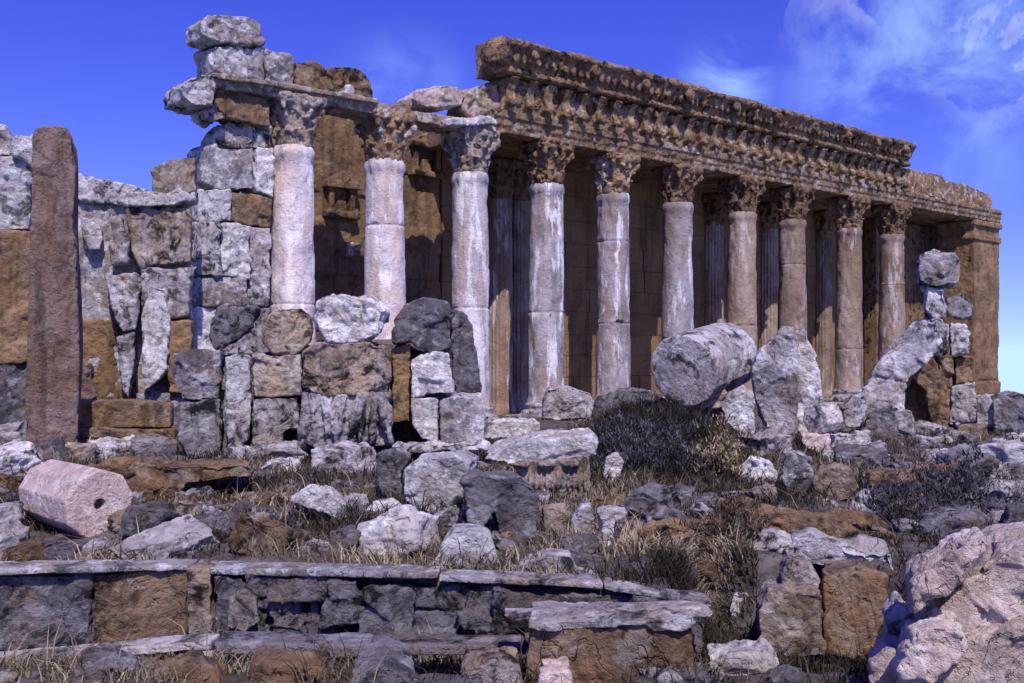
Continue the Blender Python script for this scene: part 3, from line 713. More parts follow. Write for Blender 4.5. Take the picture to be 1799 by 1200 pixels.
drum('column_drum', 'pinkish fallen column drum with a round hole in its end', (176, 886), 16.2, 0.55, (-0.69, 0.72, 0.0), 2.3, 'pink', 41, True, 0, 0.016, 0.012)
T('stone_block', 'brown shadowed underside of the pinkish fallen drum, built as a separate block', 'block', [(44, 886), (110, 884), (114, 925), (88, 934), (44, 918)], 16.9, 0.7, 'brown', 42)  # shaded lower part of the drum shaft, put in as a brown block
T('stone_block', 'pale block at the left edge below the fallen drum', 'block', [(-40, 892), (34, 890), (38, 940), (-40, 950)], 16.2, 0.8, 'grey', 43)
drum('column_drum', 'large grey fallen column drum tilted on the mound before the columns', (1200, 652), 33.5, 1.2, (0.58, 0.79, 0.15), 3.6, 'grey', 44, False, 0, 0.034, 0.014)
T('boulder', 'brown boulder wedged under the large tilted drum', 'boulder', [(1182, 700), (1215, 676), (1262, 664), (1278, 690), (1264, 716), (1200, 720)], 33.8, 1.3, 'ochre', 45)
T('standing_slab', 'upright white stone right below the large tilted drum', 'slab', [(1270, 712), (1282, 690), (1306, 676), (1322, 690), (1326, 760), (1322, 800), (1300, 770), (1272, 736)], 31.0, 0.9, 'white', 46)
T('boulder', 'dark jagged rock leaning between the tilted drum and the bright lump', 'boulder', [(1320, 646), (1338, 612), (1364, 592), (1376, 572), (1398, 576), (1404, 640), (1402, 764), (1352, 766), (1328, 704)], 32.5, 1.4, 'grey', 47)
T('boulder', 'bright pitted rock standing right of the dark jagged rock', 'boulder', [(1390, 592), (1412, 574), (1424, 604), (1442, 650), (1448, 760), (1400, 764), (1384, 690)], 32.9, 1.2, 'white', 48)
drum('column_drum', 'short whitish drum lying on a pale block near the rubble tower', (1432, 738), 31.0, 0.46, (0.75, 0.6, 0.05), 0.9, 'white', 49, False, 0, 0.035, 0.03)
T('stone_block', 'pale pink block under the short whitish drum', 'block', [(1408, 764), (1458, 762), (1456, 800), (1440, 800), (1410, 780)], 30.8, 0.8, 'pink', 50)
# ------------------------------------------------------------------ right rubble tower
YR = 36
RT = empty('rubble_tower', W(1640, 800, YR), 0, 'tall ruined pier of stacked stones before the right end of the temple', 'pier')
PR = [('head_stone', [(1612, 470), (1618, 448), (1640, 438), (1682, 442), (1690, 470), (1686, 498), (1650, 506), (1616, 494)], 0, 1.4, M_grey),
      ('neck_stone', [(1626, 500), (1662, 504), (1664, 556), (1640, 562), (1626, 545)], 0.1, 1.1, M_white),
      ('side_stone', [(1664, 524), (1690, 512), (1708, 528), (1712, 556), (1690, 560), (1664, 552)], 0.0, 1.3, M_grey),
      ('shaft_stone', [(1600, 566), (1650, 556), (1668, 570), (1664, 620), (1640, 630), (1600, 620)], -0.1, 1.4, M_grey),
      ('side_stone', [(1668, 566), (1696, 570), (1706, 596), (1700, 622), (1672, 626)], 0, 1.2, M_white),
      ('arch_stone', [(1570, 690), (1580, 640), (1604, 622), (1640, 630), (1654, 660), (1650, 760), (1632, 740), (1626, 690), (1604, 664), (1590, 690)], -0.2, 1.3, M_brown),
      ('post', [(1650, 630), (1676, 630), (1668, 730), (1660, 812), (1630, 812), (1640, 740)], 0, 1.1, M_brown),
      ('shaft_stone', [(1678, 628), (1712, 626), (1712, 672), (1680, 676)], 0.2, 1.2, M_brown),
      ('pale_block', [(1670, 678), (1712, 674), (1714, 740), (1668, 742)], 0.0, 1.2, M_white),
      ('inner_block', [(1556, 700), (1590, 640), (1650, 625), (1656, 780), (1560, 784)], 0.45, 1.2, M_brown),
      ('base_block', [(1550, 760), (1634, 752), (1640, 806), (1552, 806)], -0.1, 1.3, M_grey)]
for i, (nm, pts, dy, dp, mt) in enumerate(PR):
    part(RT, nm, outline(pts, YR + dy, dp), mt, 0.05, 0.13, 0.9, 200 + i)
T('leaning_slab', 'long pale slab leaning up against the rubble tower', 'slab', [(1462, 744), (1476, 716), (1520, 692), (1532, 655), (1568, 606), (1604, 562), (1650, 562), (1656, 600), (1628, 640), (1592, 672), (1584, 744)], YR - 1.2, 0.8, 'grey', 51)
T('boulder', 'rounded lavender boulder at the foot of the leaning slab', 'boulder', [(1478, 716), (1500, 694), (1520, 696), (1524, 720), (1510, 752), (1486, 750)], YR - 2.5, 1.0, 'grey', 52)
T('boulder', 'dark grey boulder below the leaning slab', 'boulder', [(1512, 760), (1530, 728), (1566, 712), (1580, 740), (1572, 790), (1530, 796)], YR - 2.3, 1.2, 'dark', 53)
T('boulder', 'whitish boulder between the dark grey boulder and the rubble tower', 'boulder', [(1556, 744), (1572, 716), (1604, 722), (1610, 780), (1562, 794)], YR - 2.0, 1.1, 'white', 54)
T('stone_block', 'squared brown block right of the rubble tower foot', 'block', [(1682, 748), (1734, 748), (1736, 778), (1682, 776)], YR - 0.8, 1.2, 'ochre', 55)
T('boulder', 'dark rounded boulder at the right edge below the blue sky', 'boulder', [(1744, 706), (1760, 692), (1790, 690), (1830, 700), (1830, 768), (1770, 784), (1748, 760)], YR, 1.6, 'dark', 56)
T('boulder', 'grey lump beside the pale block of the rubble tower', 'boulder', [(1714, 700), (1736, 692), (1748, 710), (1748, 752), (1716, 748)], YR + 0.6, 1.2, 'grey', 57)
T('stone_block', 'pale flat stone at the right edge under the dark rounded boulder', 'block', [(1770, 766), (1830, 760), (1830, 788), (1772, 790)], YR - 1.8, 1.2, 'white', 58)

# ------------------------------------------------------------------ right middle rubble
T('boulder', 'ochre ringed boulder half sunk in the slope', 'boulder', [(1430, 850), (1440, 826), (1470, 818), (1500, 828), (1508, 856), (1492, 880), (1450, 884), (1434, 872)], 21.5, 0.9, 'ochre', 60)
T('boulder', 'pale curved boulder left of the ochre ringed boulder', 'boulder', [(1374, 840), (1380, 800), (1400, 794), (1424, 806), (1432, 840), (1420, 876), (1390, 872)], 22.5, 0.9, 'grey', 61)
T('boulder', 'white pitted stone pair beside the yellow shrub', 'boulder', [(1302, 850), (1306, 820), (1322, 806), (1350, 812), (1368, 830), (1362, 862), (1330, 862)], 22.5, 0.9, 'white', 62)
T('long_slab', 'thin brown slab resting on the slope under the dark boulders', 'slab', [(1528, 838), (1600, 824), (1632, 832), (1628, 858), (1560, 866), (1524, 856)], 22.5, 1.2, 'brown', 63)
T('long_slab', 'upper long brown slab of the broken stair on the right slope', 'slab', [(1318, 906), (1340, 894), (1440, 908), (1556, 924), (1578, 936), (1576, 966), (1440, 950), (1322, 928)], 15.5, 0.9, 'brown', 64)
T('long_slab', 'lower long slab with a bluish end under the upper brown slab', 'slab', [(1390, 950), (1430, 944), (1500, 962), (1568, 970), (1576, 1006), (1540, 1016), (1440, 998), (1398, 985)], 13.5, 0.9, 'grey', 65)
T('stone_block', 'tall brown striped block under the lower long slab', 'block', [(1446, 1012), (1500, 1006), (1560, 1014), (1556, 1060), (1536, 1150), (1500, 1160), (1450, 1150)], 12.2, 1.0, 'brown', 66, stretch=(1.6, 1, 0.5))
T('stone_block', 'lichen spotted ochre block left of the tall brown striped block', 'block', [(1330, 1080), (1350, 1048), (1400, 1040), (1446, 1046), (1446, 1150), (1400, 1156), (1336, 1150)], 12.0, 1.0, 'ochre', 67)
T('boulder', 'small bluish rock on top of the lichen spotted block', 'boulder', [(1370, 1010), (1384, 980), (1420, 990), (1440, 1020), (1430, 1046), (1380, 1044)], 12.6, 0.7, 'grey', 68)
T('boulder', 'round grey stone in the hollow left of the lichen spotted block', 'boulder', [(1280, 1070), (1290, 1044), (1312, 1040), (1326, 1060), (1324, 1092), (1290, 1098)], 12.1, 0.5, 'white', 69, settle=True)
T('boulder', 'white stone wedged under the lichen spotted block', 'boulder', [(1240, 1164), (1300, 1150), (1356, 1150), (1370, 1170), (1300, 1196), (1250, 1190)], 10.6, 0.7, 'white', 70, settle=True)
T('boulder', 'huge pale pinkish boulder forming the crest of the pink rocks in the lower right corner', 'boulder', [(1628, 1104), (1660, 1062), (1694, 1034), (1735, 998), (1765, 974), (1830, 970), (1960, 985), (1960, 1098), (1790, 1088), (1732, 1110), (1660, 1114)], 9.3, 1.9, 'rock', 71, amp=0.06, pit=0.25, vox=0.018, freq=1.1, smooth=1, facet=1.3)
T('boulder', 'huge pale pinkish boulder at the bottom right under the crest of the pink rocks', 'boulder', [(1606, 1160), (1650, 1124), (1732, 1119), (1790, 1098), (1860, 1100), (1868, 1180), (1800, 1300), (1590, 1300), (1590, 1200)], 9.2, 1.6, 'rock', 77, amp=0.06, pit=0.25, vox=0.018, freq=1.1, smooth=1, facet=1.3)
T('boulder', 'pale pinkish block in the bottom right corner beside the huge lower boulder', 'boulder', [(1870, 1106), (1960, 1106), (1960, 1300), (1810, 1300), (1876, 1186)], 9.25, 1.6, 'rock', 78, amp=0.05, pit=0.25, smooth=1)
T('boulder', 'pinkish slab of rock leaning on the upper left of the huge cracked boulder', 'boulder', [(1602, 1080), (1606, 1024), (1650, 990), (1690, 958), (1730, 944), (1744, 960), (1716, 996), (1676, 1034), (1632, 1074)], 9.2, 0.8, 'rock', 72, amp=0.05, pit=0.25, smooth=1, facet=1.4)
T('boulder', 'pinkish wedge of rock low at the left foot of the huge cracked boulder', 'boulder', [(1580, 1180), (1604, 1120), (1640, 1100), (1690, 1110), (1700, 1150), (1640, 1190), (1600, 1230)], 9.0, 0.6, 'rock', 76, amp=0.05, pit=0.25, smooth=1, facet=1.4)
T('boulder', 'dark bluish boulder at the right edge above the huge pinkish boulder', 'boulder', [(1760, 930), (1780, 900), (1830, 895), (1840, 975), (1770, 970)], 11.6, 0.9, 'dark', 73, settle=True)
T('boulder', 'grey stones heaped between the tall brown striped block and the huge boulder', 'boulder', [(1556, 1090), (1580, 1060), (1604, 1080), (1620, 1120), (1600, 1150), (1560, 1140)], 10.2, 0.6, 'grey', 74)
T('boulder', 'pale stone low down beside the huge pinkish boulder', 'boulder', [(1530, 1170), (1560, 1140), (1600, 1150), (1612, 1200), (1600, 1230), (1530, 1230)], 9.6, 0.6, 'pink', 75)

# ------------------------------------------------------------------ front terrace walls
FW = empty('terrace_wall', W(190, 1130, 13.6), 0, 'low front wall of smooth brown blocks at the lower left', 'wall')
def wallpart(root, name, pa, pb, Ya, Yb, depth, mat, vox, amp, seed, freq=1.2):
    # quad face: pa=(px,top,bottom) left, pb right
    q = [W(pa[0], pa[1], Ya), W(pb[0], pb[1], Yb), W(pb[0], pb[2], Yb), W(pa[0], pa[2], Ya)]
    mb = MB().prism(q, [p + Vector((0, depth, 0)) for p in q])
    return part(root, name, mb, mat, vox, amp, freq, seed)
wallpart(FW, 'long_block', (-60, 1014, 1150), (158, 1008, 1134), 12.9, 13.4, 0.9, M_dark, 0.025, 0.05, 301)
wallpart(FW, 'long_block', (159, 1008, 1134), (326, 1003, 1122), 13.4, 13.75, 0.9, M_brown, 0.025, 0.05, 302)
wallpart(FW, 'end_block', (327, 998, 1120), (370, 998, 1118), 13.7, 13.8, 0.9, M_ochre, 0.025, 0.04, 303)
wallpart(FW, 'coping', (-60, 1000, 1012), (330, 993, 1003), 12.8, 13.7, 0.5, M_grey, 0.02, 0.016, 304)
RWL = empty('rubble_wall', W(640, 1120, 13.2), 0, 'rough rubble wall under the long pale front ledge', 'wall')
wallpart(RWL, 'coping', (368, 998, 1010), (770, 1007, 1018), 13.7, 13.0, 0.5, M_grey, 0.02, 0.016, 305)
wallpart(RWL, 'coping', (772, 1010, 1022), (1060, 1024, 1036), 12.9, 12.4, 0.45, M_grey, 0.02, 0.016, 306)
wallpart(RWL, 'coping', (1062, 1026, 1038), (1250, 1056, 1068), 12.35, 12.0, 0.45, M_grey, 0.02, 0.016, 307)
mbq = MB(); rng = random.Random(21)
for r in range(3):
    x = 372
    while x < 1230:
        w = rng.uniform(45, 110); f = (x - 372) / 870
        top = 1012 + f * 48 + r * 38; bot = top + 37; Y = 13.75 - f * 1.75 - rng.uniform(0, 0.18)
        x1 = min(x + w, 1240)
        j = lambda: rng.uniform(-7, 7)
        q = [W(x + j(), top + j(), Y), W(x1 + j(), top + j(), Y), W(x1 + j(), bot + j(), Y), W(x + j(), bot + j(), Y)]
        mbq.prism(q, [p + Vector((0, 0.6, 0)) for p in q]); x = x1
part(RWL, 'rubble_face', mbq, M_dark, 0.024, 0.07, 1.5, 308)
part(RWL, 'face_stone', outline([(398, 1104), (402, 1062), (428, 1036), (452, 1050), (456, 1092), (430, 1112)], 13.35, 0.5), M_grey, 0.02, 0.04, 1.5, 309)
T('long_slab', 'long pale kerb slab above the brown front block', 'slab', [(880, 1080), (1000, 1073), (1230, 1068), (1254, 1076), (1248, 1086), (1060, 1088), (900, 1094)], 11.3, 0.34, 'grey', 80, smooth=1, amp=0.018, taper=1.0, yaw=0)
FB = empty('stone_block', W(1080, 1200, 10.9), 0, 'broad brown front block with a pale chipped top edge', 'block')
part(FB, 'body', outline([(926, 1100), (1140, 1096), (1210, 1100), (1220, 1220), (926, 1220)], 10.9, 0.9), M_brown, 0.022, 0.06, 1.3, 310)
part(FB, 'chipped_edge', outline([(928, 1092), (1060, 1090), (1226, 1092), (1218, 1106), (1150, 1112), (1134, 1100), (1062, 1104), (960, 1112), (926, 1106)], 10.82, 0.85), M_grey, 0.019, 0.035, 1.6, 311)
T('long_slab', 'long pale step slab lying low at the left bottom edge', 'slab', [(-60, 1164), (120, 1146), (300, 1130), (372, 1127), (370, 1142), (200, 1156), (60, 1172), (-60, 1182)], 12.2, 0.4, 'white', 81, smooth=1, amp=0.016, taper=1.0, yaw=0)
T('long_slab', 'grey step slab continuing under the rubble wall in the bottom centre', 'slab', [(376, 1128), (560, 1134), (700, 1132), (918, 1134), (916, 1152), (700, 1154), (540, 1158), (380, 1148)], 11.8, 0.5, 'dark', 82, smooth=1, amp=0.02, taper=1.0, yaw=0)
BOT = [([(330, 1170), (350, 1150), (372, 1152), (376, 1176), (350, 1186)], 'white', 'small white stone on the bottom step left of the brown hump'),
       ([(250, 1230), (270, 1186), (330, 1176), (380, 1190), (400, 1230)], 'brown', 'rounded brown hump of rock at the bottom edge'),
       ([(110, 1230), (130, 1180), (190, 1168), (240, 1180), (250, 1230)], 'dark', 'dark low boulder at the bottom edge left of the brown hump'),
       ([(420, 1230), (440, 1176), (520, 1168), (580, 1180), (590, 1230)], 'brown', 'broad brown stone at the bottom edge right of the brown hump'),
       ([(600, 1230), (620, 1180), (680, 1172), (720, 1190), (730, 1230)], 'dark', 'dark stone at the bottom edge under the grey step slab'),
       ([(800, 1230), (812, 1176), (870, 1164), (916, 1176), (918, 1230)], 'ochre', 'ochre stone touching the left side of the broad brown front block'),
       ([(940, 1230), (950, 1184), (1000, 1180), (1012, 1230)], 'pink', 'pinkish stone at the foot of the broad brown front block')]
for i, (pts, mt, lb) in enumerate(BOT):
    T('boulder', lb, 'boulder', pts, 10.4 + 0.1 * (i % 3) if i else 12.0, 0.8 if i else 0.4, mt, 90 + i)

# earthy bank behind the drum
T('earth_bank', 'low brown bank of earth and stone above the fallen drum', 'bank', [(150, 860), (160, 822), (200, 814), (300, 818), (440, 812), (450, 838), (330, 850), (300, 884), (200, 880)], 21.5, 1.6, 'brown', 99)

# ------------------------------------------------------------------ loose stones
protos = []
for k in range(8):
    rng = random.Random(400 + k); mb = MB()
    mb.ball((0, 0, 0.25), (0.5, 0.42, 0.34), 9, Matrix.Rotation(rng.uniform(0, 3), 3, 'Z'))
    for q in range(2): mb.box((rng.uniform(-0.15, 0.15), rng.uniform(-0.15, 0.15), 0.22), (0.7, 0.55, 0.45), Matrix.Rotation(rng.uniform(0, 3), 3, 'Z') @ Matrix.Rotation(rng.uniform(-0.4, 0.4), 3, 'X'))
    me = weather(remesh(mb, 0.06, 2), 0.16, 1.8, 410 + k, 0.6, 0.25, (1, 1, 1), 1.0); protos.append(me)
rng = random.Random(77); cnt = 0
lm = [M_grey, M_grey, M_dark, M_ochre, M_grey, M_dark]
pm = {}
for n in range(330):
    y = 12.5 + 26 * rng.random() ** 1.5; x = rng.uniform(-0.52, 0.52) * y
    if y < edge_y(x) + 0.9: continue
    s = rng.choice([0.16, 0.2, 0.22, 0.26, 0.3, 0.36, 0.45, 0.6]) * (0.8 + y / 40)
    k = rng.randrange(8); mi = rng.randrange(6)
    if (k, mi) not in pm:
        c = protos[k].copy(); c.materials.clear(); c.materials.append(lm[mi]); pm[(k, mi)] = c
    o = bpy.data.objects.new('loose_stone', pm[(k, mi)]); COL.objects.link(o)
    o.location = (x, y, gz(x, y) - 0.14 * s); o.rotation_euler = (rng.uniform(-0.3, 0.3), rng.uniform(-0.3, 0.3), rng.uniform(0, 6.28))
    o.scale = (s * rng.uniform(0.8, 1.4), s, s * rng.uniform(0.6, 1.0))
    tag(o, 'small loose stone lying in the dry grass among the ruins', 'stone', 'loose stones in the dry grass')
bprotos = []
for k in range(9):
    r2 = random.Random(900 + k); mb = MB()
    mb.box((0, 0, 0.32), (r2.uniform(0.8, 1.3), r2.uniform(0.6, 0.9), r2.uniform(0.55, 0.8)), Matrix.Rotation(r2.uniform(-0.3, 0.3), 3, 'Y') @ Matrix.Rotation(r2.uniform(-0.25, 0.25), 3, 'X'))
    if k % 3 == 0: mb.box((r2.uniform(-0.3, 0.3), 0, 0.5), (0.6, 0.5, 0.5), Matrix.Rotation(r2.uniform(-0.5, 0.5), 3, 'Y'))
    bprotos.append(weather(remesh(mb, 0.035, 1), 0.09, 1.3, 910 + k, 0.5, 0.3, (1, 1, 1), 1.0))
BOXES += [(1050, 1240, 735, 870, 24), (20, 236, 820, 950, 16), (850, 1056, 760, 880, 22), (530, 690, 600, 800, 28), (1150, 1335, 560, 730, 33), (1200, 1320, 750, 860, 24), (1210, 1340, 890, 990, 15), (1400, 1480, 700, 800, 31)]
bm = [M_grey, M_dark, M_white, M_grey, M_ochre, M_dark, M_brown]; bpm = {}; nb = 0
BL = {0: 'medium broken grey block half sunk in the dry grass', 1: 'medium broken dark block half sunk in the dry grass', 2: 'medium broken whitish block half sunk in the dry grass', 4: 'medium broken ochre block half sunk in the dry grass', 6: 'medium broken brown block half sunk in the dry grass'}
for n in range(6000):
    y = 14.6 + 21 * rng.random() ** 1.25; x = rng.uniform(-0.52, 0.53) * y
    if y < edge_y(x) + 0.9 or nb >= 190: continue
    s = rng.choice([0.9, 1.05, 1.25]) if n < 700 else rng.choice([0.38, 0.45, 0.55, 0.7, 0.85])
    s *= 0.72 + y / 60
    if n < 700 and nb > 32: continue
    z0 = gz(x, y); px = CX + x / y * F; py = HY - z0 / y * F; w = s * 0.62 / y * F; hh = s * 0.62 / y * F
    if 1330 < px < 1580 and py > 880: continue
    if any(px + w * .4 > b[0] and px - w * .4 < b[1] and py > b[2] + 6 and py - hh * .6 < b[3] for b in BOXES): continue
    k = rng.randrange(9); mi = rng.randrange(7)
    if (k, mi) not in bpm:
        c = bprotos[k].copy(); c.materials.clear(); c.materials.append(bm[mi]); bpm[(k, mi)] = c
    o = bpy.data.objects.new('broken_block', bpm[(k, mi)]); COL.objects.link(o)
    o.location = (x, y, z0 - 0.12 * s); o.rotation_euler = (rng.uniform(-0.2, 0.2), rng.uniform(-0.2, 0.2), rng.uniform(-0.9, 0.9)); o.scale = (s * rng.uniform(0.8, 1.5), s, s * rng.uniform(0.7, 1.15))
    kk = {3: 0, 5: 1}.get(mi, mi); col = {0: 'grey', 1: 'dark', 2: 'whitish', 4: 'ochre', 6: 'brown'}[kk]
    tag(o, BL[kk], 'block', 'broken %s blocks in the grass' % col); BOXES.append((px - w, px + w, py - hh, py, y)); nb += 1
for n in range(70):
    x = rng.uniform(-7, 3.2); y = float(edge_y(x)) - rng.uniform(0.5, 3.0)
    s = rng.choice([0.2, 0.3, 0.4]); k = rng.randrange(8); mi = rng.randrange(6)
    if (k, mi) not in pm:
        c = protos[k].copy(); c.materials.clear(); c.materials.append(lm[mi]); pm[(k, mi)] = c
    o = bpy.data.objects.new('loose_stone', pm[(k, mi)]); COL.objects.link(o)
    o.location = (x, y, gz(x, y) - 0.05); o.rotation_euler = (0, 0, rng.uniform(0, 6.28)); o.scale = (s, s, s * 0.8)
    tag(o, 'small loose stone scattered at the foot of the front walls', 'stone', 'loose stones below the front walls')

# ------------------------------------------------------------------ dry grass
def grass_mat(name, cols):
    m = bpy.data.materials.new(name); m.use_nodes = True; t = m.node_tree; t.nodes.clear(); g = NT(t)
    out = g.n('ShaderNodeOutputMaterial'); bs = g.n('ShaderNodeBsdfPrincipled'); g.l(bs.outputs[0], out.inputs[0])
    bs.inputs['Roughness'].default_value = 0.8; bs.inputs['Specular IOR Level'].default_value = 0.2
    at = g.n('ShaderNodeAttribute'); at.attribute_name = 'shade'
    cr = g.n('ShaderNodeValToRGB'); g.l(at.outputs['Fac'], cr.inputs[0])
    e = cr.color_ramp.elements; e[0].color = (*cols[0], 1); e[1].color = (*cols[-1], 1)
    for i, c in enumerate(cols[1:-1]): x = e.new((i + 1) / (len(cols) - 1)); x.color = (*c, 1)
    g.l(cr.outputs[0], bs.inputs['Base Color'])
    return m
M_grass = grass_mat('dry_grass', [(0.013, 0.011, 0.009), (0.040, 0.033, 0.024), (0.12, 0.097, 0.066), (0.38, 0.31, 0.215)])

def blades(P, h, lean, width, rs):
    """P (n,3) roots -> mesh arrays of bent two-segment blades"""
    n = len(P); a = rs.uniform(0, 2 * np.pi, n); la = rs.uniform(0, 2 * np.pi, n)
    wv = np.stack([np.cos(a), np.sin(a), 0 * a], 1) * width[:, None]
    ld = np.stack([np.cos(la), np.sin(la), 0 * a], 1) * (lean * h)[:, None]
    up = np.zeros((n, 3)); up[:, 2] = h
    mid = P + up * 0.55 + ld * 0.35; tip = P + up * (1 - 0.25 * lean)[:, None] + ld
    V = np.stack([P - wv, P + wv, mid + wv * 0.7, mid - wv * 0.7, tip], 1).reshape(-1, 3)
    b = np.arange(n) * 5
    quads = np.stack([b, b + 1, b + 2, b + 3], 1); tris = np.stack([b + 3, b + 2, b + 4], 1)
    return V, quads, tris
def blade_mesh(name, V, quads, tris, shade):
    me = bpy.data.meshes.new(name)
    me.from_pydata(V.tolist(), [], quads.tolist() + tris.tolist()); me.update()
    at = me.attributes.new('shade', 'FLOAT', 'POINT'); at.data.foreach_set('value', np.repeat(shade, 5).astype(np.float32))
    return me
rs = np.random.RandomState(4)
N = 95000
y = 11.6 + 32 * rs.rand(N) ** 1.7; x = rs.uniform(-0.56, 0.56, N) * y
p = np.stack([x, y, 0 * x], 1)
clump = fbm(p * 0.9, 31, 4); fine = fbm(p * 3.5, 37, 2)
keep = (clump + 0.5 * fine + rs.uniform(-0.3, 0.3, N) > -0.02) & (y > edge_y(x) + 0.35)
x = x[keep]; y = y[keep]; clump = clump[keep]; fine = fine[keep]
xl = rs.uniform(-6.2, 5.2, 26000); yl = rs.uniform(9.6, 13.9, 26000)
pl = np.stack([xl, yl, 0 * xl], 1); cl = fbm(pl * 1.1, 51, 4)
kl = (yl < edge_y(xl) - 0.1) & (cl + rs.uniform(-0.3, 0.3, len(xl)) > 0.13)
x = np.concatenate([x, xl[kl]]); y = np.concatenate([y, yl[kl]]); clump = np.concatenate([clump, cl[kl]])
xs_ = rs.uniform(2.0, 3.5, 9000); ys_ = rs.uniform(11.6, 16.0, 9000)
x = np.concatenate([x, xs_]); y = np.concatenate([y, ys_]); clump = np.concatenate([clump, 0 * xs_ - 0.1])
xm = 4.2 + 2.0 * rs.randn(20000); ym = 27.5 + 3.2 * rs.randn(20000)
x = np.concatenate([x, xm]); y = np.concatenate([y, ym]); clump = np.concatenate([clump, 0 * xm + 0.35])
P = np.stack([x, y, ground_z(x, y) - 0.02], 1)
h = (0.10 + 0.22 * np.clip(clump + 0.4, 0, 1)) * rs.uniform(0.5, 1.5, len(x)) * (0.8 + y / 50) * np.where(rs.rand(len(x)) > 0.96, 2.0, 1.0)
V, q, tr = blades(P, h, rs.uniform(0.2, 1.3, len(x)), 0.006 + 0.00035 * y * rs.uniform(0.6, 1.4, len(x)), rs)
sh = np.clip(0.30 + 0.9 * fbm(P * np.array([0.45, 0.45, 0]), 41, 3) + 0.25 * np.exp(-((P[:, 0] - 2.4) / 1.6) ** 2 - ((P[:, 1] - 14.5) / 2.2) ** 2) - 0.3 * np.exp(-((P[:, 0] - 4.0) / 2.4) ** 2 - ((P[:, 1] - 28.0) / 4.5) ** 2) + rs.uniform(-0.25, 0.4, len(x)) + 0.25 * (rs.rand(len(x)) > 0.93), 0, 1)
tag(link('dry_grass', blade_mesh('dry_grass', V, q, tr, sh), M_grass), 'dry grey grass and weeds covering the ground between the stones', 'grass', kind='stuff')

# shrubs
M_yel = grass_mat('yellow_leaves', [(0.07, 0.05, 0.025), (0.24, 0.19, 0.10), (0.5, 0.44, 0.30)])
M_brs = grass_mat('brown_leaves', [(0.03, 0.02, 0.014), (0.11, 0.075, 0.045), (0.25, 0.18, 0.12)])
M_drs = grass_mat('dark_leaves', [(0.015, 0.014, 0.018), (0.05, 0.047, 0.055), (0.16, 0.15, 0.17)])
M_twig = simple_mat('twig', (0.05, 0.035, 0.025), (0.12, 0.09, 0.06), 12)
def shrub(px, py, Y, w, hgt, mat, label, seed, n=2600):
    c = W(px, py, Y); c.z = min(c.z, gz(c.x, c.y) + 0.02); r = np.random.RandomState(seed)
    root = empty('shrub', c, 0, label, 'shrub')
    mb = MB()
    for k in range(12):
        a = r.uniform(0, 6.28); l = r.uniform(0.5, 0.95)
        e = Vector((math.cos(a) * w * 0.4 * l, math.sin(a) * w * 0.4 * l, hgt * l)); t = 0.012 + 0.012 * r.rand()
        mb.prism([(t, 0, 0), (-t / 2, t, 0), (-t / 2, -t, 0)], [(e.x + t / 3, e.y, e.z), (e.x - t / 5, e.y + t / 3, e.z), (e.x - t / 5, e.y - t / 3, e.z)])
    link('stem', mb.mesh('stem'), M_twig, root)
    d = r.normal(size=(n, 3)); d /= np.linalg.norm(d, axis=1)[:, None]; rad = r.rand(n) ** 0.45
    Q = d * rad[:, None] * np.array([w / 2, w / 2, hgt / 2]) + np.array([0, 0, hgt * 0.5])
    Q[:, :2] *= (1 + 0.9 * fbm(d * 1.6, seed + 9, 3))[:, None]; Q[:, 2] *= 1 + 0.8 * fbm(d * 1.9, seed + 15, 3)
    nz = fbm(Q * 4.5 / max(w, 0.6), seed, 3); Q = Q[(nz > -0.02) & (Q[:, 2] > 0)]
    V, q, tr = blades(Q, r.uniform(0.06, 0.16, len(Q)), r.uniform(0.2, 1.6, len(Q)), r.uniform(0.008, 0.02, len(Q)), r)
    sh = np.clip(0.45 + 0.6 * fbm(Q * 4, seed + 3, 2) + r.uniform(-0.25, 0.25, len(Q)), 0, 1)
    link('foliage', blade_mesh('foliage', V, q, tr, sh), mat, root)
shrub(1268, 856, 24, 1.5, 1.35, M_yel, 'yellowish dry shrub on the right shoulder of the mound', 501, 3600)
shrub(1275, 985, 15.5, 1.2, 0.9, M_brs, 'brown bushy shrub on the slope beside the long brown slabs', 502, 3600)
shrub(1150, 850, 25, 3.2, 1.15, M_drs, 'dark spreading shrub on the grassy mound below the tilted drum', 503, 5200)
shrub(1110, 800, 27, 2.6, 1.1, M_drs, 'dark bushy shrub on the crest of the mound left of the yellowish shrub', 508, 4200)
shrub(1205, 800, 27.5, 2.4, 1.0, M_drs, 'dark ragged shrub directly under the large tilted drum', 509, 3800)
shrub(1690, 880, 20, 2.8, 0.9, M_drs, 'dark spreading shrub on the right slope above the huge boulder', 504, 5200)
shrub(1580, 900, 18, 1.4, 0.8, M_drs, 'round dark shrub beside the end of the upper brown slab', 505, 3000)
shrub(560, 960, 16.5, 2.2, 0.6, M_drs, 'low dark shrub in the grass under the white triangular stone', 506, 4200)
shrub(350, 930, 18.5, 1.9, 0.6, M_brs, 'low brown shrub right of the pinkish fallen drum', 507, 3600)

# ------------------------------------------------------------------ light, sky, camera
ELEV = math.radians(52); AZ = math.radians(14)          # sun behind the camera, a little to the right
sd = Vector((math.sin(AZ) * math.cos(ELEV), -math.cos(AZ) * math.cos(ELEV), math.sin(ELEV)))
L = bpy.data.lights.new('sun', 'SUN'); L.energy = 5.0; L.angle = math.radians(0.5); L.color = (1.0, 0.92, 0.83)
so = bpy.data.objects.new('sun', L); COL.objects.link(so); so.rotation_euler = sd.to_track_quat('Z', 'Y').to_euler()

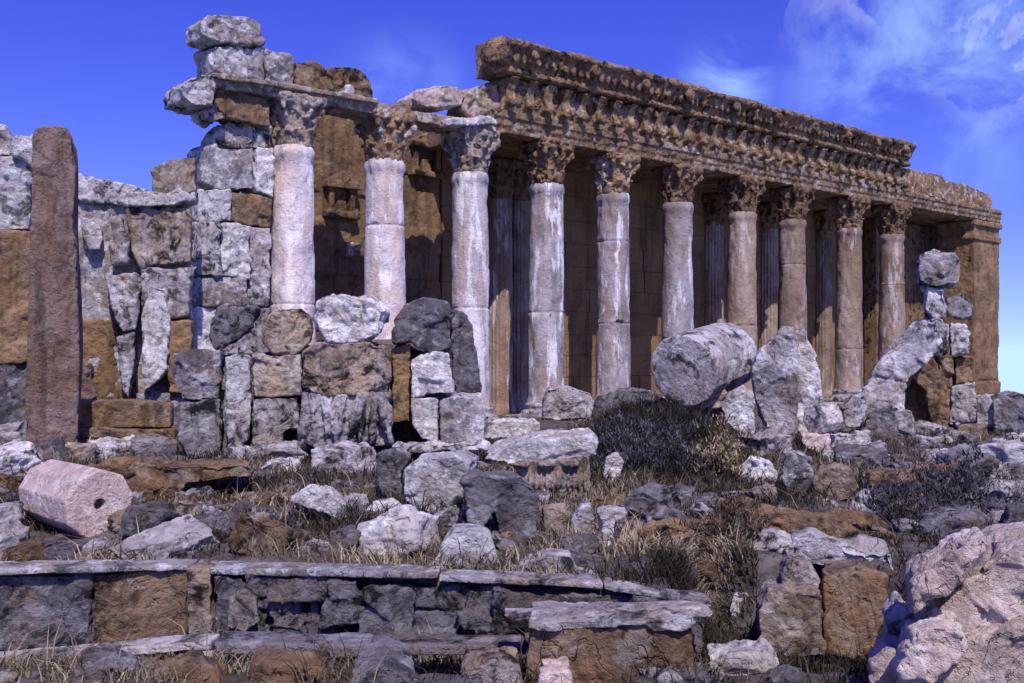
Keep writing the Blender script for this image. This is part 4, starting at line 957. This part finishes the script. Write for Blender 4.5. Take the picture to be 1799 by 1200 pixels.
w = bpy.data.worlds.new('World'); scene.world = w; w.use_nodes = True; t = w.node_tree; t.nodes.clear(); g = NT(t)
out = g.n('ShaderNodeOutputWorld'); bg = g.n('ShaderNodeBackground'); g.l(bg.outputs[0], out.inputs[0])
sky = g.n('ShaderNodeTexSky'); sky.sky_type = 'NISHITA'; sky.sun_disc = False
sky.sun_elevation = ELEV; sky.sun_rotation = math.pi - AZ; sky.air_density = 1.0; sky.dust_density = 0.3; sky.ozone_density = 3.0
hs = g.n('ShaderNodeHueSaturation'); g.l(sky.outputs[0], hs.inputs['Color'])
hs.inputs['Hue'].default_value = 0.546; hs.inputs['Saturation'].default_value = 1.36; hs.inputs['Value'].default_value = 2.1
tc = g.n('ShaderNodeTexCoord'); d = tc.outputs['Generated']
sx = g.n('ShaderNodeSeparateXYZ'); g.l(d, sx.inputs[0]); cx = g.n('ShaderNodeCombineXYZ'); g.l(sx.outputs[0], cx.inputs[0]); g.l(sx.outputs[1], cx.inputs[1])
g.l(g.math('ADD', g.math('MULTIPLY', g.math('MAXIMUM', sx.outputs[2], 0.0), 1.0), 0.10), cx.inputs[2])
nv = g.n('ShaderNodeVectorMath', operation='NORMALIZE'); g.l(cx.outputs[0], nv.inputs[0]); g.l(nv.outputs[0], sky.inputs['Vector'])
def blob(px, py, r0, r1):
    v = Vector(((px - CX) / F, 1, (HY - py) / F)).normalized()
    x = g.n('ShaderNodeVectorMath', operation='DISTANCE'); g.l(d, x.inputs[0]); x.inputs[1].default_value = v
    return g.math('SUBTRACT', 1.0, g.ramp(x.outputs['Value'], r0, r1))
n1 = g.noise(d, 10.0, 10, 0.62, 0.4); n2 = g.noise(d, 6.5, 10, 0.6, 0.35)
soft = g.math('MULTIPLY', g.ramp(n1, 0.38, 0.68), g.math('MAXIMUM', blob(1640, 100, 0.02, 0.17), g.math('MAXIMUM', g.math('MULTIPLY', blob(1275, 145, 0.0, 0.06), 1.3), g.math('MULTIPLY', blob(700, 200, 0.0, 0.10), 0.7))))
soft = g.math('MULTIPLY', soft, 0.6)
rim = g.math('MULTIPLY', g.ramp(n2, 0.485, 0.51), g.math('SUBTRACT', 1.0, g.ramp(n2, 0.5, 0.64)))
rim = g.math('MULTIPLY', rim, g.math('MAXIMUM', blob(1760, 80, 0.02, 0.09), blob(1480, 0, 0.0, 0.08)))
c = g.mix(soft, hs.outputs[0], (4.6, 7.2, 12.0))
c = g.mix(g.math('MULTIPLY', rim, 0.22), c, (8.5, 9.2, 11.5))
g.l(c, bg.inputs[0]); bg.inputs[1].default_value = 0.1

cam = bpy.data.cameras.new('camera'); co = bpy.data.objects.new('camera', cam); COL.objects.link(co)
co.location = (0, 0, 0); co.rotation_euler = (math.radians(90), 0, 0)
cam.sensor_width = 36; cam.lens = 36 * F / 1799.0; cam.shift_y = (HY - 600) / 1799.0; cam.clip_start = 0.1; cam.clip_end = 6000
scene.camera = co
scene.view_settings.view_transform = 'Standard'; scene.view_settings.look = 'None'
scene.view_settings.exposure = 0.0; scene.view_settings.gamma = 1.0
